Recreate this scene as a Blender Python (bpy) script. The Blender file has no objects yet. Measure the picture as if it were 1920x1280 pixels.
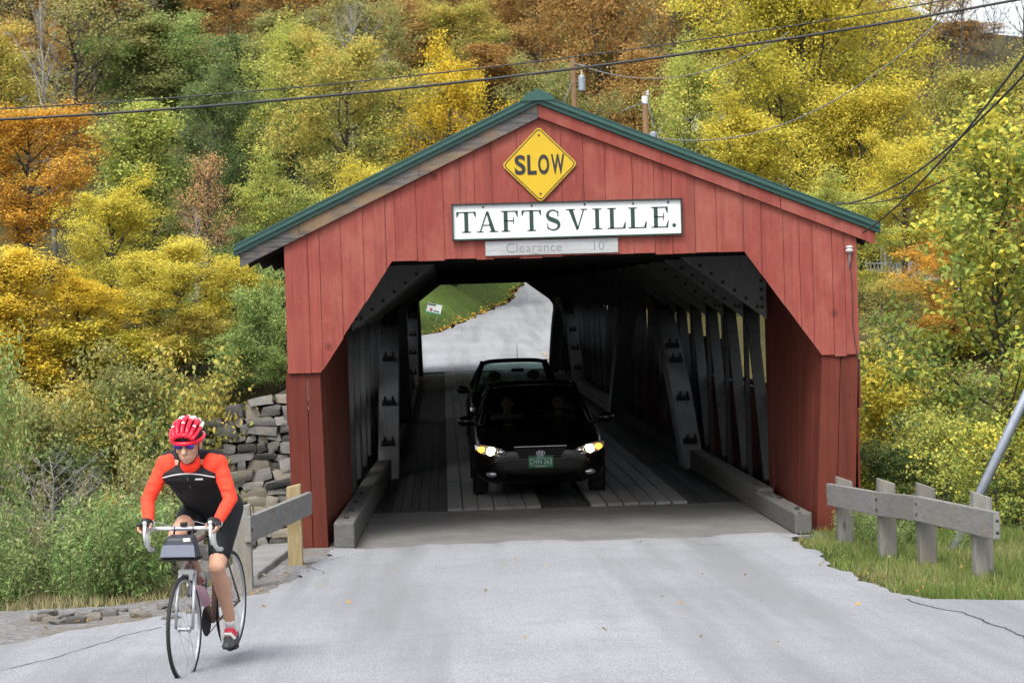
import bpy, bmesh, math, random
import numpy as np
from mathutils import Vector, Matrix
R = math.radians
scene = bpy.context.scene
COL = scene.collection

# ------------------------------------------------------------------ camera
YAW, PIT, ROLL = 0.029546, 0.020597, R(1.7)
fw = Vector((math.sin(YAW)*math.cos(PIT), math.cos(YAW)*math.cos(PIT), -math.sin(PIT)))
rt = Vector((math.cos(YAW), -math.sin(YAW), 0)); up = rt.cross(fw)
RX = rt*math.cos(ROLL) - up*math.sin(ROLL); UX = rt*math.sin(ROLL) + up*math.cos(ROLL)
cd = bpy.data.cameras.new('camera'); cam = bpy.data.objects.new('camera', cd); COL.objects.link(cam)
cd.sensor_width = 36; cd.lens = 4311/1920*36; cd.clip_end = 3000; cd.clip_start = .3
CAM = Vector((-1.467, -26.1, 2.81))
cam.matrix_world = Matrix(((RX.x, UX.x, -fw.x, CAM.x), (RX.y, UX.y, -fw.y, CAM.y), (RX.z, UX.z, -fw.z, CAM.z), (0, 0, 0, 1)))
scene.camera = cam
# ------------------------------------------------------------------ sky, sun, exposure
SUN_EL, SUN_AZ = R(56), R(205)          # azimuth clockwise from +Y: behind the camera, a little left
world = bpy.data.worlds.new('World'); scene.world = world; world.use_nodes = True
wn = world.node_tree; wn.nodes.clear()
sky = wn.nodes.new('ShaderNodeTexSky'); sky.sky_type = 'NISHITA'; sky.sun_disc = False
sky.sun_elevation = SUN_EL; sky.sun_rotation = SUN_AZ; sky.air_density = 1.0; sky.dust_density = 4.0; sky.ozone_density = 1.0
hs = wn.nodes.new('ShaderNodeHueSaturation'); hs.inputs['Saturation'].default_value = .33
bg = wn.nodes.new('ShaderNodeBackground'); bg.inputs['Strength'].default_value = .15
wo = wn.nodes.new('ShaderNodeOutputWorld')
wn.links.new(sky.outputs[0], hs.inputs['Color']); wn.links.new(hs.outputs[0], bg.inputs[0]); wn.links.new(bg.outputs[0], wo.inputs[0])
sl = bpy.data.lights.new('sun', 'SUN'); sl.energy = 1.15; sl.angle = R(22); sl.color = (1, .96, .9)
so = bpy.data.objects.new('sun', sl); COL.objects.link(so)
so.rotation_euler = (R(90)-SUN_EL, 0, math.pi-SUN_AZ)
so.location = (0, -30, 40)
vs = scene.view_settings
vs.view_transform = 'Standard'; vs.look = 'None'; vs.exposure = 1.35; vs.gamma = 1; vs.use_curve_mapping = False
scene.cycles.max_bounces = 5; scene.cycles.diffuse_bounces = 2; scene.cycles.glossy_bounces = 3; scene.cycles.adaptive_threshold = .03; scene.cycles.transparent_max_bounces = 16
scene.cycles.use_denoising = True

# ------------------------------------------------------------------ helpers
rnd = random.Random(7)
def tag(o, label=None, cat=None, group=None, kind=None):
    if label: o['label'] = label
    if cat: o['category'] = cat
    if group: o['group'] = group
    if kind: o['kind'] = kind
    return o
def empty(name, loc=(0, 0, 0), rz=0, parent=None):
    o = bpy.data.objects.new(name, None); COL.objects.link(o); o.location = loc; o.rotation_euler = (0, 0, rz)
    o.empty_display_size = .2
    if parent: o.parent = parent
    return o
def link(name, me, mat=None, parent=None, loc=None):
    o = bpy.data.objects.new(name, me); COL.objects.link(o)
    if mat is not None and not me.materials:
        for m in (mat if isinstance(mat, (list, tuple)) else [mat]): me.materials.append(m)
    if parent: o.parent = parent
    if loc is not None: o.location = loc
    return o
def copy_tree(o, parent=None):
    c = o.copy(); COL.objects.link(c); c.parent = parent
    for ch in list(o.children): copy_tree(ch, c)
    return c
class MB:
    def __init__(s): s.v = []; s.f = []; s.m = []
    def add(s, vs, fs, m=0):
        b = len(s.v); s.v += [tuple(p) for p in vs]; s.f += [tuple(i+b for i in f) for f in fs]; s.m += [m]*len(fs); return s
    def box(s, x0, x1, y0, y1, z0, z1, m=0):
        vs = [(x, y, z) for z in (z0, z1) for y in (y0, y1) for x in (x0, x1)]
        return s.add(vs, [(0, 2, 3, 1), (4, 5, 7, 6), (0, 1, 5, 4), (2, 6, 7, 3), (0, 4, 6, 2), (1, 3, 7, 5)], m)
    def bar(s, a, b, w, h, upv=(0, 0, 1), m=0):
        a, b = Vector(a), Vector(b); d = (b-a).normalized(); r = d.cross(Vector(upv))
        r = r.normalized() if r.length > 1e-5 else Vector((1, 0, 0)); u = r.cross(d)
        vs = [p + r*i*w/2 + u*j*h/2 for p in (a, b) for i, j in ((-1, -1), (1, -1), (1, 1), (-1, 1))]
        return s.add(vs, [(3, 2, 1, 0), (4, 5, 6, 7), (0, 1, 5, 4), (1, 2, 6, 5), (2, 3, 7, 6), (3, 0, 4, 7)], m)
    def prism_y(s, poly, y0, y1, m=0):            # poly of (x, z), counter-clockwise seen from -y
        n = len(poly); vs = [(x, y0, z) for x, z in poly] + [(x, y1, z) for x, z in poly]
        return s.add(vs, [tuple(range(n)), tuple(reversed(range(n, 2*n)))] + [((i+1) % n, i, n+i, n+(i+1) % n) for i in range(n)], m)
    def tube(s, pts, rad, n=8, m=0, caps=True, closed=False):
        pts = [Vector(p) for p in pts]; k = len(pts)
        rad = rad if isinstance(rad, (list, tuple)) else [rad]*k
        vs = []; ref = None
        for i, p in enumerate(pts):
            a = pts[(i-1) % k] if (i > 0 or closed) else p; b = pts[(i+1) % k] if (i < k-1 or closed) else p
            d = (b-a).normalized()
            if ref is None:
                ref = d.cross(Vector((0, 0, 1))) if abs(d.z) < .9 else d.cross(Vector((1, 0, 0)))
            ref = (ref - d*ref.dot(d)).normalized(); q = d.cross(ref)
            vs += [p + (ref*math.cos(t) + q*math.sin(t))*rad[i] for t in (2*math.pi*j/n for j in range(n))]
        fs = [(i*n+j, i*n+(j+1) % n, ((i+1) % k)*n+(j+1) % n, ((i+1) % k)*n+j) for i in range(k if closed else k-1) for j in range(n)]
        if caps and not closed: fs += [tuple(reversed(range(n))), tuple(range((k-1)*n, k*n))]
        return s.add(vs, fs, m)
    def lathe(s, prof, o, ax, n=16, m=0, caps=True):    # prof (r, h) along axis ax from o
        ax = Vector(ax).normalized(); e = ax.orthogonal().normalized(); q = ax.cross(e); o = Vector(o)
        vs = [o + ax*h + (e*math.cos(t)+q*math.sin(t))*r for r, h in prof for t in (2*math.pi*j/n for j in range(n))]
        k = len(prof)
        fs = [(i*n+j, i*n+(j+1) % n, (i+1)*n+(j+1) % n, (i+1)*n+j) for i in range(k-1) for j in range(n)]
        if caps: fs += [tuple(reversed(range(n))), tuple(range((k-1)*n, k*n))]
        return s.add(vs, fs, m)
    def ell(s, c, r, nu=16, nv=10, m=0, mat=None):
        vs = []; c = Vector(c)
        for i in range(nv+1):
            ph = -math.pi/2 + math.pi*i/nv
            for j in range(nu):
                t = 2*math.pi*j/nu
                p = Vector((r[0]*math.cos(ph)*math.cos(t), r[1]*math.cos(ph)*math.sin(t), r[2]*math.sin(ph)))
                vs.append(c + (mat @ p if mat else p))
        return s.add(vs, [(i*nu+j, i*nu+(j+1) % nu, (i+1)*nu+(j+1) % nu, (i+1)*nu+j) for i in range(nv) for j in range(nu)], m)
    def build(s, name, mat=None, parent=None, smooth=False, off=(0, 0, 0), bevel=0, seg=2, auto=None):
        me = bpy.data.meshes.new(name)
        me.from_pydata([(x-off[0], y-off[1], z-off[2]) for x, y, z in s.v], [], s.f); me.update()
        if any(s.m): me.polygons.foreach_set('material_index', s.m)
        if smooth: me.polygons.foreach_set('use_smooth', [True]*len(me.polygons))
        o = link(name, me, mat, parent, off if any(off) else None)
        if bevel:
            b = o.modifiers.new('bevel', 'BEVEL'); b.width = bevel; b.segments = seg; b.limit_method = 'ANGLE'; b.angle_limit = R(40)
        if auto is not None:
            me.polygons.foreach_set('use_smooth', [True]*len(me.polygons)); me.set_sharp_from_angle(angle=R(auto))
        return o
def text_mesh(txt, size, ext=.002, sx=1.0, offset=0, align='CENTER', spacing=1.0):
    cu = bpy.data.curves.new('lettering', 'FONT'); cu.body = txt; cu.size = size; cu.extrude = ext; cu.align_x = align; cu.align_y = 'CENTER'
    cu.offset = offset; cu.space_character = spacing
    o = bpy.data.objects.new('lettering', cu); COL.objects.link(o)
    dg = bpy.context.evaluated_depsgraph_get(); me = bpy.data.meshes.new_from_object(o.evaluated_get(dg))
    bpy.data.objects.remove(o); me.materials.clear()
    me.transform(Matrix.Diagonal((sx, 1, 1, 1)))
    return me

# ------------------------------------------------------------------ materials
class NT:
    def __init__(s, name, rough=.8, spec=.3):
        s.mat = bpy.data.materials.new(name); s.mat.use_nodes = True; s.t = s.mat.node_tree; s.N = s.t.nodes
        s.b = s.N['Principled BSDF']; s.b.inputs['Roughness'].default_value = rough; s.b.inputs['Specular IOR Level'].default_value = spec
    def n(s, ty, **k):
        x = s.N.new(ty)
        for a, v in k.items(): setattr(x, a, v)
        return x
    def set(s, sock, v):
        if hasattr(v, 'is_linked') or isinstance(v, bpy.types.NodeSocket): s.t.links.new(v, sock)
        else: sock.default_value = (*v, 1) if isinstance(v, (tuple, list)) and len(v) == 3 and sock.type == 'RGBA' else v
    def co(s, which='Object', scale=(1, 1, 1), rot=(0, 0, 0)):
        tc = s.n('ShaderNodeTexCoord'); mp = s.n('ShaderNodeMapping'); s.t.links.new(tc.outputs[which], mp.inputs[0])
        mp.inputs['Scale'].default_value = scale; mp.inputs['Rotation'].default_value = rot; return mp.outputs[0]
    def noise(s, scale, detail=4, co=None, rough=.55, dist=0):
        x = s.n('ShaderNodeTexNoise'); x.inputs['Scale'].default_value = scale; x.inputs['Detail'].default_value = detail
        x.inputs['Roughness'].default_value = rough; x.inputs['Distortion'].default_value = dist
        s.t.links.new(co if co is not None else s.co(), x.inputs['Vector']); return x.outputs['Fac']
    def vor(s, scale, co=None, feature='F1', out='Distance', rand=1):
        x = s.n('ShaderNodeTexVoronoi', feature=feature); x.inputs['Scale'].default_value = scale; x.inputs['Randomness'].default_value = rand
        s.t.links.new(co if co is not None else s.co(), x.inputs['Vector']); return x.outputs[out]
    def ramp(s, fac, stops, interp='LINEAR'):
        x = s.n('ShaderNodeValToRGB'); e = x.color_ramp.elements; x.color_ramp.interpolation = interp
        while len(e) < len(stops): e.new(.5)
        for el, (p, c) in zip(e, stops):
            el.position = p; el.color = (*(c if isinstance(c, (tuple, list)) else (c, c, c)), 1)
        s.t.links.new(fac, x.inputs[0]); return x.outputs[0]
    def mix(s, a, b, fac, mode='MIX'):
        x = s.n('ShaderNodeMix', data_type='RGBA', blend_type=mode); s.set(x.inputs[0], fac); s.set(x.inputs[6], a); s.set(x.inputs[7], b); return x.outputs[2]
    def math(s, op, a, b=0.0):
        x = s.n('ShaderNodeMath', operation=op); s.set(x.inputs[0], a); s.set(x.inputs[1], b); return x.outputs[0]
    def attr(s, name, out='Fac'):
        x = s.n('ShaderNodeAttribute', attribute_name=name); return x.outputs[out]
    def orand(s): return s.n('ShaderNodeObjectInfo').outputs['Random']
    def color(s, c, k=.68): s.set(s.b.inputs['Base Color'], s.mix(c, (k, k, k), 1.0, 'MULTIPLY')); return s
    def bump(s, h, strength=.3, dist=.01):
        x = s.n('ShaderNodeBump'); x.inputs['Strength'].default_value = strength; x.inputs['Distance'].default_value = dist
        s.set(x.inputs['Height'], h); s.t.links.new(x.outputs[0], s.b.inputs['Normal']); return s
def plain(name, c, rough=.6, metal=0, spec=.4, var=.12, scale=30, **k):
    m = NT(name, rough, spec); f = m.noise(scale, 3)
    m.color(m.mix(tuple(x*(1-var) for x in c), tuple(min(1, x*(1+var)) for x in c), f)); m.b.inputs['Metallic'].default_value = metal
    for a, v in k.items(): m.b.inputs[a].default_value = v
    return m.mat
def red_paint(name, c1, c2, wear=.5, knots=True):
    m = NT(name, .72, .25)
    g = m.noise(1.0, 6, m.co('Object', (38, 38, 1.3)), .65)
    big = m.noise(1.6, 3)
    base = m.mix(c1, c2, m.ramp(big, [(.3, 0.), (.7, 1.)]))
    base = m.mix(base, m.mix(c1, (c1[0]*.72, c1[1]*.6, c1[2]*.6), 1.0), m.ramp(g, [(.42, 0.), (.72, .9)]))
    r = m.orand()
    base = m.mix(base, (c1[0]*.8, c1[1]*.75, c1[2]*.72), m.ramp(r, [(0, 0.), (1, .55)]))
    base = m.mix(base, (c2[0]*1.06, c2[1]*1.35, c2[2]*1.3), m.ramp(m.noise(5.5, 6, None, .7), [(.6, 0.), (.74, wear)]))
    if knots:
        k = m.vor(2.3, m.co('Object', (1, .001, .8)))
        base = m.mix(base, (c1[0]*.3, c1[1]*.3, c1[2]*.3), m.ramp(k, [(.035, .9), (.06, .2), (.08, .6), (.11, 0.)]))
    base = m.mix(base, (c2[0]*1.18, c2[1]*1.6, c2[2]*1.6), m.ramp(m.noise(.9, 5, m.co('Object', (1.6, 1, .8)), .7), [(.48, 0.), (.68, .6)]))
    st = m.noise(1, 4, m.co('Object', (6, 6, .25)), .6)
    base = m.mix(base, (c1[0]*.45, c1[1]*.5, c1[2]*.5), m.ramp(st, [(.53, 0.), (.75, .65)]))
    m.color(base); m.bump(g, .35, .004); return m.mat
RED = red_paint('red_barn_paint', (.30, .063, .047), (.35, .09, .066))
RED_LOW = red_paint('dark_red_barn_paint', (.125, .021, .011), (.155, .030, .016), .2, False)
def wood(name, a, b, stain=(.3, .19, .08), st=.5, axis=(4, 30, 30), rough=.85):
    m = NT(name, rough, .2); g = m.noise(1, 6, m.co('Object', axis), .7, .6)
    base = m.mix(a, b, m.ramp(g, [(.3, 0.), (.72, 1.)]))
    base = m.mix(base, stain, m.ramp(m.noise(1.1, 4, m.co('Object', (1.2, 2.5, 2.5))), [(.48, 0.), (.66, st)]))
    base = m.mix(base, tuple(x*.55 for x in a), m.ramp(m.orand(), [(0, 0.), (1, .45)]))
    k = m.vor(1.5, m.co('Object', tuple(x**.5*.55 for x in axis)))
    base = m.mix(base, tuple(x*.2 for x in a), m.ramp(k, [(.05, .7), (.12, 0.)]))
    m.color(base); m.bump(g, .5, .006); return m.mat
W_X = wood('weathered_wood_x', (.2, .18, .165), (.36, .34, .31), axis=(3, 30, 30))
W_Y = wood('weathered_wood_y', (.18, .178, .168), (.31, .305, .292), axis=(30, 3, 30), st=.2)
W_CURB = wood('curb_wood', (.11, .108, .102), (.2, .196, .186), (.14, .12, .09), axis=(30, 3, 30), st=.25)
W_Z = wood('weathered_wood_z', (.17, .165, .145), (.32, .312, .285), axis=(30, 30, 3), st=.25)
W_RAKE = wood('weathered_rake_wood', (.04, .04, .045), (.26, .245, .23), (.38, .24, .12), .75, axis=(2.5, 30, 30))
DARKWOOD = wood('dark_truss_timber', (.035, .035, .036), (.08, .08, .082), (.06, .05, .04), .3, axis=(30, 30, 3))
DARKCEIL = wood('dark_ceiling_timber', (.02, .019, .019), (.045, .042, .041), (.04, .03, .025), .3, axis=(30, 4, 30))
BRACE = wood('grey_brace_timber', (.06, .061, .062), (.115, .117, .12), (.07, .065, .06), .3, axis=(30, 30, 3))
ARCHWOOD = wood('pale_arch_timber', (.15, .153, .157), (.25, .254, .26), (.18, .165, .15), .3, axis=(30, 3, 3))
PLANK = wood('runway_plank_wood', (.27, .265, .26), (.38, .375, .37), (.23, .225, .22), .4, axis=(40, 2, 40))
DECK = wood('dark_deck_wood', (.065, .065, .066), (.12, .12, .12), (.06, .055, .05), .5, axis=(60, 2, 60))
GREEN = plain('green_roof_metal', (.018, .085, .068), .38, 0, .5, .15, 3)
IRON = plain('black_iron', (.03, .03, .032), .6, .3)
GALV = plain('galvanised_steel', (.32, .36, .42), .5, .35, .5, .2, 12)
m = NT('concrete', .9, .2)
cn = m.noise(2.2, 6, None, .65); cs = m.noise(120, 2)
m.color(m.mix(m.mix((.2, .196, .188), (.3, .295, .283), m.ramp(cn, [(.3, 0.), (.7, 1.)])), (.16, .15, .14), m.ramp(cs, [(.55, 0.), (.75, .5)]))); m.bump(cs, .3, .004); CONC = m.mat
m = NT('sill_concrete', .9, .2); cn = m.noise(1.6, 6, None, .65); cs = m.noise(110, 2)
m.color(m.mix(m.mix((.15, .147, .141), (.24, .235, .224), m.ramp(cn, [(.3, 0.), (.7, 1.)])), (.06, .058, .055), m.ramp(cs, [(.55, 0.), (.75, .5)]))); m.bump(cs, .3, .004); SILL = m.mat
m = NT('worn_asphalt', .92, .25)
sp = m.vor(60); big = m.noise(.35, 5, None, .6); mid = m.noise(2.2, 6, None, .7); fine = m.noise(95, 2)
c = m.mix((.275, .285, .302), (.345, .358, .38), m.ramp(big, [(.35, 0.), (.65, 1.)]))
c = m.mix(c, (.2, .212, .235), m.ramp(mid, [(.5, 0.), (.75, .5)]))
c = m.mix(c, (.1, .105, .115), m.ramp(sp, [(.12, .72), (.45, 0.)]))
c = m.mix(c, (.7, .72, .74), m.ramp(fine, [(.56, 0.), (.7, .6)]))
wv = m.noise(1, 4, m.co('Object', (1.25, .05, 1)), .6)
c = m.mix(c, (.2, .205, .212), m.ramp(wv, [(.47, 0.), (.66, .7)]))
m.color(c); m.bump(m.math('ADD', sp, fine), .5, .006); ASPH = m.mat
m = NT('gravel_shoulder', .95, .15)
gv = m.vor(24, None, 'F1', 'Color'); gd = m.vor(24); gn = m.noise(1.1, 5, None, .7)
c = m.mix(m.mix((.12, .12, .125), (.3, .295, .29), gv), (.17, .14, .1), m.ramp(gn, [(.45, 0.), (.62, .8)]))
m.color(c); m.bump(gd, .7, .02); GRAV = m.mat
m = NT('leafy_earth', .95, .1)
a1 = m.noise(.7, 6, None, .7); a2 = m.noise(14, 4, None, .7)
c = m.mix((.045, .05, .02), (.1, .085, .035), m.ramp(a1, [(.35, 0.), (.65, 1.)]))
c = m.mix(c, (.2, .11, .025), m.ramp(a2, [(.55, 0.), (.72, .7)])); m.color(c); m.bump(a2, .8, .06); EARTH = m.mat
m = NT('mown_grass', .9, .15)
a1 = m.noise(.5, 5, None, .6); a2 = m.noise(9, 4, m.co('Object', (1, .35, 1)), .75)
c = m.mix((.075, .125, .022), (.13, .185, .035), m.ramp(a1, [(.35, 0.), (.65, 1.)]))
c = m.mix(c, (.05, .085, .015), m.ramp(a2, [(.42, .8), (.6, 0.)])); m.color(c); m.bump(a2, .8, .08); LAWN = m.mat
m = NT('river_water', .08, .5); m.color((.02, .03, .025)); m.bump(m.noise(1.4, 4), .15, .1); WATER = m.mat

# ------------------------------------------------------------------ terrain
def sst(a, b, x): t = np.clip((x-a)/(b-a), 0, 1); return t*t*(3-2*t)
FAR_EDGE = [(-60, 60), (-12, 67), (-5, 73), (-2.3, 76), (-1.47, 78), (1.3, 93), (3.85, 105), (9, 124), (16, 150), (30, 190)]
def far_edge(x): return np.interp(x, [p[0] for p in FAR_EDGE], [p[1] for p in FAR_EDGE])
def ground(x, y):
    x = np.asarray(x, float); y = np.asarray(y, float)
    near = -.042*np.clip(y, -45, 0) - .05
    ax = np.abs(x)
    near = near - .09*np.clip(ax-4.6, 0, 30)*(y > -9)*np.clip((y+9)/3, 0, 1)
    edge = np.where(ax < 3.25, 4.2, np.maximum(.8-.6*(ax-3.25), -3.5))
    drop = np.clip((y-edge)*np.where(ax < 3.4, 1.05, .45), 0, None)
    zn = np.maximum(near-drop, -7.6)
    zr = .06*np.clip(y-58, 0, None)
    hill = .2*np.clip(y-97, 0, None)*(1-.42*sst(25, 70, x)) + .12*np.clip(y-far_edge(x), 0, 25)*sst(0, 6, y-far_edge(x))
    hill = hill - .12*np.clip(y-230, 0, None)
    zf = zr + hill + .25*np.sin(x*.6+y*.23)*sst(8, 14, ax+.15*(y-58))
    lw = np.clip((-6.6-x)*.75, 0, 4.2)
    zfb = np.where((x < 4.2) & (x > -12.6), zf - lw*np.clip((61-y)/3.2, 0, 1) - 40*np.clip(57.6-y, 0, None), zf - .8*np.clip(62.5-y, 0, None))
    zfb = np.maximum(zfb, -7.6)
    return np.where(y < 30, zn, np.where(y > 45, zfb, -7.6))
def gz(x, y): return float(ground(x, y))
xs = np.unique(np.concatenate([np.arange(-14, 14, .35), np.arange(-60, 60, 1.5), np.array([-700, -400, -250, -150, -100, -75, 75, 100, 150, 250, 400, 700])]))
ys = np.unique(np.concatenate([np.arange(-14, 12, .35), np.arange(-60, 60, 3), np.arange(54, 66, .4), np.arange(66, 132, 1.2), np.arange(132, 240, 3), np.array([-700, -400, -200, -100, 260, 300, 360, 450, 600, 900])]))
XX, YY = np.meshgrid(xs, ys); ZZ = ground(XX, YY)
ZZ = ZZ + np.where((np.abs(XX) > 3.6) & (np.abs(YY) < 260), (np.sin(XX*2.1+YY*1.7)+np.sin(XX*3.7-YY*2.9+1))*.014, 0)
ZZ = ZZ - .3*((YY > 58.4) & (YY < 116) & (XX > -13) & (XX < 20) & (XX < 4+(YY-58)*.3))
nx, ny = len(xs), len(ys)
me = bpy.data.meshes.new('ground')
ii = (np.arange(ny-1)[:, None]*nx + np.arange(nx-1)[None, :]).ravel()
me.from_pydata(np.stack([XX.ravel(), YY.ravel(), ZZ.ravel()], 1).tolist(), [], np.stack([ii, ii+1, ii+nx+1, ii+nx], 1).tolist())
me.polygons.foreach_set('use_smooth', [True]*len(me.polygons))
tag(link('ground', me, EARTH), kind='structure')
def sheet(name, poly, zf, mat, step=1.2):
    bm = bmesh.new(); f = bm.faces.new([bm.verts.new((x, y, 0)) for x, y in poly])
    bmesh.ops.triangulate(bm, faces=[f])
    x0, x1 = min(p[0] for p in poly), max(p[0] for p in poly); y0, y1 = min(p[1] for p in poly), max(p[1] for p in poly)
    if step:
        for k in range(1, int((y1-y0)/step)):
            bmesh.ops.bisect_plane(bm, geom=bm.verts[:]+bm.edges[:]+bm.faces[:], plane_co=(0, y0+k*step, 0), plane_no=(0, 1, 0))
        for k in range(1, int((x1-x0)/step)):
            bmesh.ops.bisect_plane(bm, geom=bm.verts[:]+bm.edges[:]+bm.faces[:], plane_co=(x0+k*step, 0, 0), plane_no=(1, 0, 0))
    for v in bm.verts: v.co.z = zf(v.co.x, v.co.y)
    bmesh.ops.recalc_face_normals(bm, faces=bm.faces[:])
    if sum(f.normal.z for f in bm.faces) < 0: bmesh.ops.reverse_faces(bm, faces=bm.faces[:])
    me = bpy.data.meshes.new(name); bm.to_mesh(me); bm.free()
    return tag(link(name, me, mat), kind='structure')
nz = lambda x, y: -.042*max(min(y, 0), -45)
def wob(pts, amp=.05, n=6, seed=1):        # a ragged, irregular edge
    q = random.Random(seed); out = []; ph = [q.uniform(0, 6) for _ in range(4)]; n *= 2; S_ = 0
    for (a, b), (c, d) in zip(pts[:-1], pts[1:]):
        L = math.hypot(c-a, d-b); k = max(1, min(60, int(L*n)))
        for i in range(k):
            s = S_+L*i/k; w = amp*(.9*math.sin(s*2.1+ph[0])+.6*math.sin(s*4.7+ph[1])+.3*math.sin(s*11+ph[2])+q.uniform(-.3, .3))
            out.append((a+(c-a)*i/k+w*(d-b)/L, b+(d-b)*i/k-w*(c-a)/L))
        S_ += L
    return out+[pts[-1]]
left_edge = wob([(-2.76, .0), (-2.85, -3), (-3.1, -6), (-3.7, -7.5), (-4.6, -9.4), (-6.5, -11.5), (-12, -14)], .05, 7, 3)
right_edge = wob([(9, -9.6), (2.9, -8.85), (2.22, -8.5), (2.0, -6.7), (2.15, -3.6), (2.28, -1.2), (2.4, -.12)], .05, 7, 4)
def strip(name, L, Rr, y0, y1, step, zf, mat, nx_=8, rag=0):
    L = sorted(L, key=lambda p: p[1]); Rr = sorted(Rr, key=lambda p: p[1]); b = MB(); ys_ = np.unique(np.concatenate([np.arange(y0, -16, 4), np.arange(max(y0, -16), y1, step), [y1]]))
    for y in ys_:
        xl = float(np.interp(y, [p[1] for p in L], [p[0] for p in L])); xr = float(np.interp(y, [p[1] for p in Rr], [p[0] for p in Rr])); e_ = max(0, 1+y)*rag
        b.v += [(X, y-e_*(.11*math.sin(X*2.1)+.09*math.sin(X*5.3+1)+.05*math.sin(X*13+2)+.03*math.sin(X*37)+.14), zf(X, y)) for X in (xl+(xr-xl)*k/nx_ for k in range(nx_+1))]
    n_ = nx_+1; b.f = [(i*n_+j, i*n_+j+1, (i+1)*n_+j+1, (i+1)*n_+j) for i in range(len(ys_)-1) for j in range(nx_)]; b.m = [0]*len(b.f)
    return tag(b.build(name, mat), kind='structure')
ROAD = strip('road', left_edge+[(-60, -22), (-60, -60)], [(60, -60), (60, -14), (30, -11)]+right_edge, -60, -.02, .045, lambda x, y: nz(x, y)+.006, ASPH, 48, 1)
strip('gravel_shoulder', wob([(-3.3, -.4), (-3.6, -2), (-3.7, -5.5), (-4.3, -6.4), (-12, -8.2)], .06, 6, 5)+[(-40, -10), (-40, -17)], [(x+.25, y) for x, y in left_edge]+[(-39, -17)], -16.9, -.4, .05, lambda x, y: nz(x, y)-.012, GRAV)
sheet('river', [(-600, -4), (600, -4), (600, 61), (-600, 61)], lambda x, y: -6.9, WATER, 0)
far_left = [(-60, 60.5), (-12, 67), (-5, 73)]
far_line = wob([(-5, 73), (-2.3, 76), (-1.47, 78), (1.3, 93), (3.85, 105), (9, 124), (16, 150), (30, 190)], .12, .8, 9)
far_right = [(38, 186), (24, 146), (16, 118), (10, 98), (6, 80), (4.2, 68), (3.6, 58.2)]
sheet('far_road', [(-3.2, 58.2), (-5.5, 60.5), (-7, 66), (-7.5, 71)] + far_line[:-20] + far_right[2:], lambda x, y: gz(x, y)+.03, ASPH, 1.2)
sheet('lawn', [(-14, 66), (-5, 73.1)] + [(x-.2, y+.3) for x, y in far_line[1:-20]] + [(4, 118), (-8, 112), (-14, 100)], lambda x, y: gz(x, y)+.02, LAWN, 1.2)
def crack(pts, w=.012, seed=1):
    q = random.Random(seed); p2 = wob(pts, .03, 7, seed); b = MB()
    L = [(x+w*q.uniform(.3, 1), y+w*q.uniform(.2, 1)) for x, y in p2]; Rr = [(x-w*q.uniform(.3, 1), y-w*q.uniform(.2, 1)) for x, y in p2]
    n = len(p2); b.add([(x, y, nz(x, y)+.008) for x, y in L+Rr], [(i, i+1, n+i+1, n+i) for i in range(n-1)])
    return b.build('crack', TAR, ROAD)
TAR = plain('crack_filler', (.035, .036, .038), .8)
crack([(2.05, -8.4), (2.2, -9.6), (2.25, -11.2), (2.3, -13)], .014, 1)
crack([(-4.4, -11.2), (-4.1, -10.2), (-3.9, -9.3), (-3.6, -8.6)], .01, 2)
crack([(1.2, -1.5), (1.6, -1.9), (2.1, -1.7)], .01, 4)
crack([(-2.4, -.9), (-2.9, -2.6), (-2.7, -4)], .007, 5)

# ------------------------------------------------------------------ covered bridge
BR = empty('covered_bridge'); tag(BR, 'red timber covered bridge with green metal roof across the river', 'bridge')
RIDGE = (-.328, 4.925); EL = (-3.80, 3.305); ER = (3.52, 3.355)      # underside of the rake boards' top line
def roof_z(x):
    a, b = (EL, RIDGE) if x < RIDGE[0] else (ER, RIDGE)
    return a[1] + (x-a[0])/(b[0]-a[0])*(b[1]-a[1])
OPEN = [(-3.4, 1.985), (-2.87, 1.985), (-2.03, 3.22), (1.975, 3.22), (2.83, 2.0), (3.4, 2.0)]
def open_z(x): return float(np.interp(x, [p[0] for p in OPEN], [p[1] for p in OPEN]))
seams = [535, 579, 601, 641, 683, 725, 743, 783, 834, 866, 893, 925.6, 974, 1016, 1056, 1097, 1137, 1188, 1228, 1261, 1303, 1343.5, 1394, 1427, 1468, 1498, 1522, 1559, 1582, 1606]
SX = [-3.245 + (s-535)/(1606-535)*(3.262+3.245) for s in seams]
def board(a, b, y0, y1, name, mat, zlo=open_z, zhi=roof_z, brk=OPEN, parent=None):
    g = .0025
    a += g; b -= g
    lo = [a] + [p[0] for p in brk if a < p[0] < b] + [b]
    hi = [b] + ([RIDGE[0]] if a < RIDGE[0] < b else []) + [a]
    mb = MB().prism_y([(x, zlo(x)) for x in lo] + [(x, zhi(x)) for x in hi], y0, y1)
    return mb.build(name, mat, parent or BR)
q = random.Random(3)
for a, b in zip(SX[:-1], SX[1:]):
    d = q.uniform(-.006, .006); e = q.uniform(-.012, .012)
    board(a, b, -.03+d, -.004+d*.5, 'portal_board', RED, zlo=lambda x, e=e: open_z(x)+e)
MB().prism_y([(max(-3.2, min(3.2, x)), z+.03) for x, z in OPEN] + [(3.2, 3.3), (RIDGE[0], 4.8), (-3.2, 3.3)], .0, .03).build('portal_backing', RED_LOW, BR)
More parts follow.
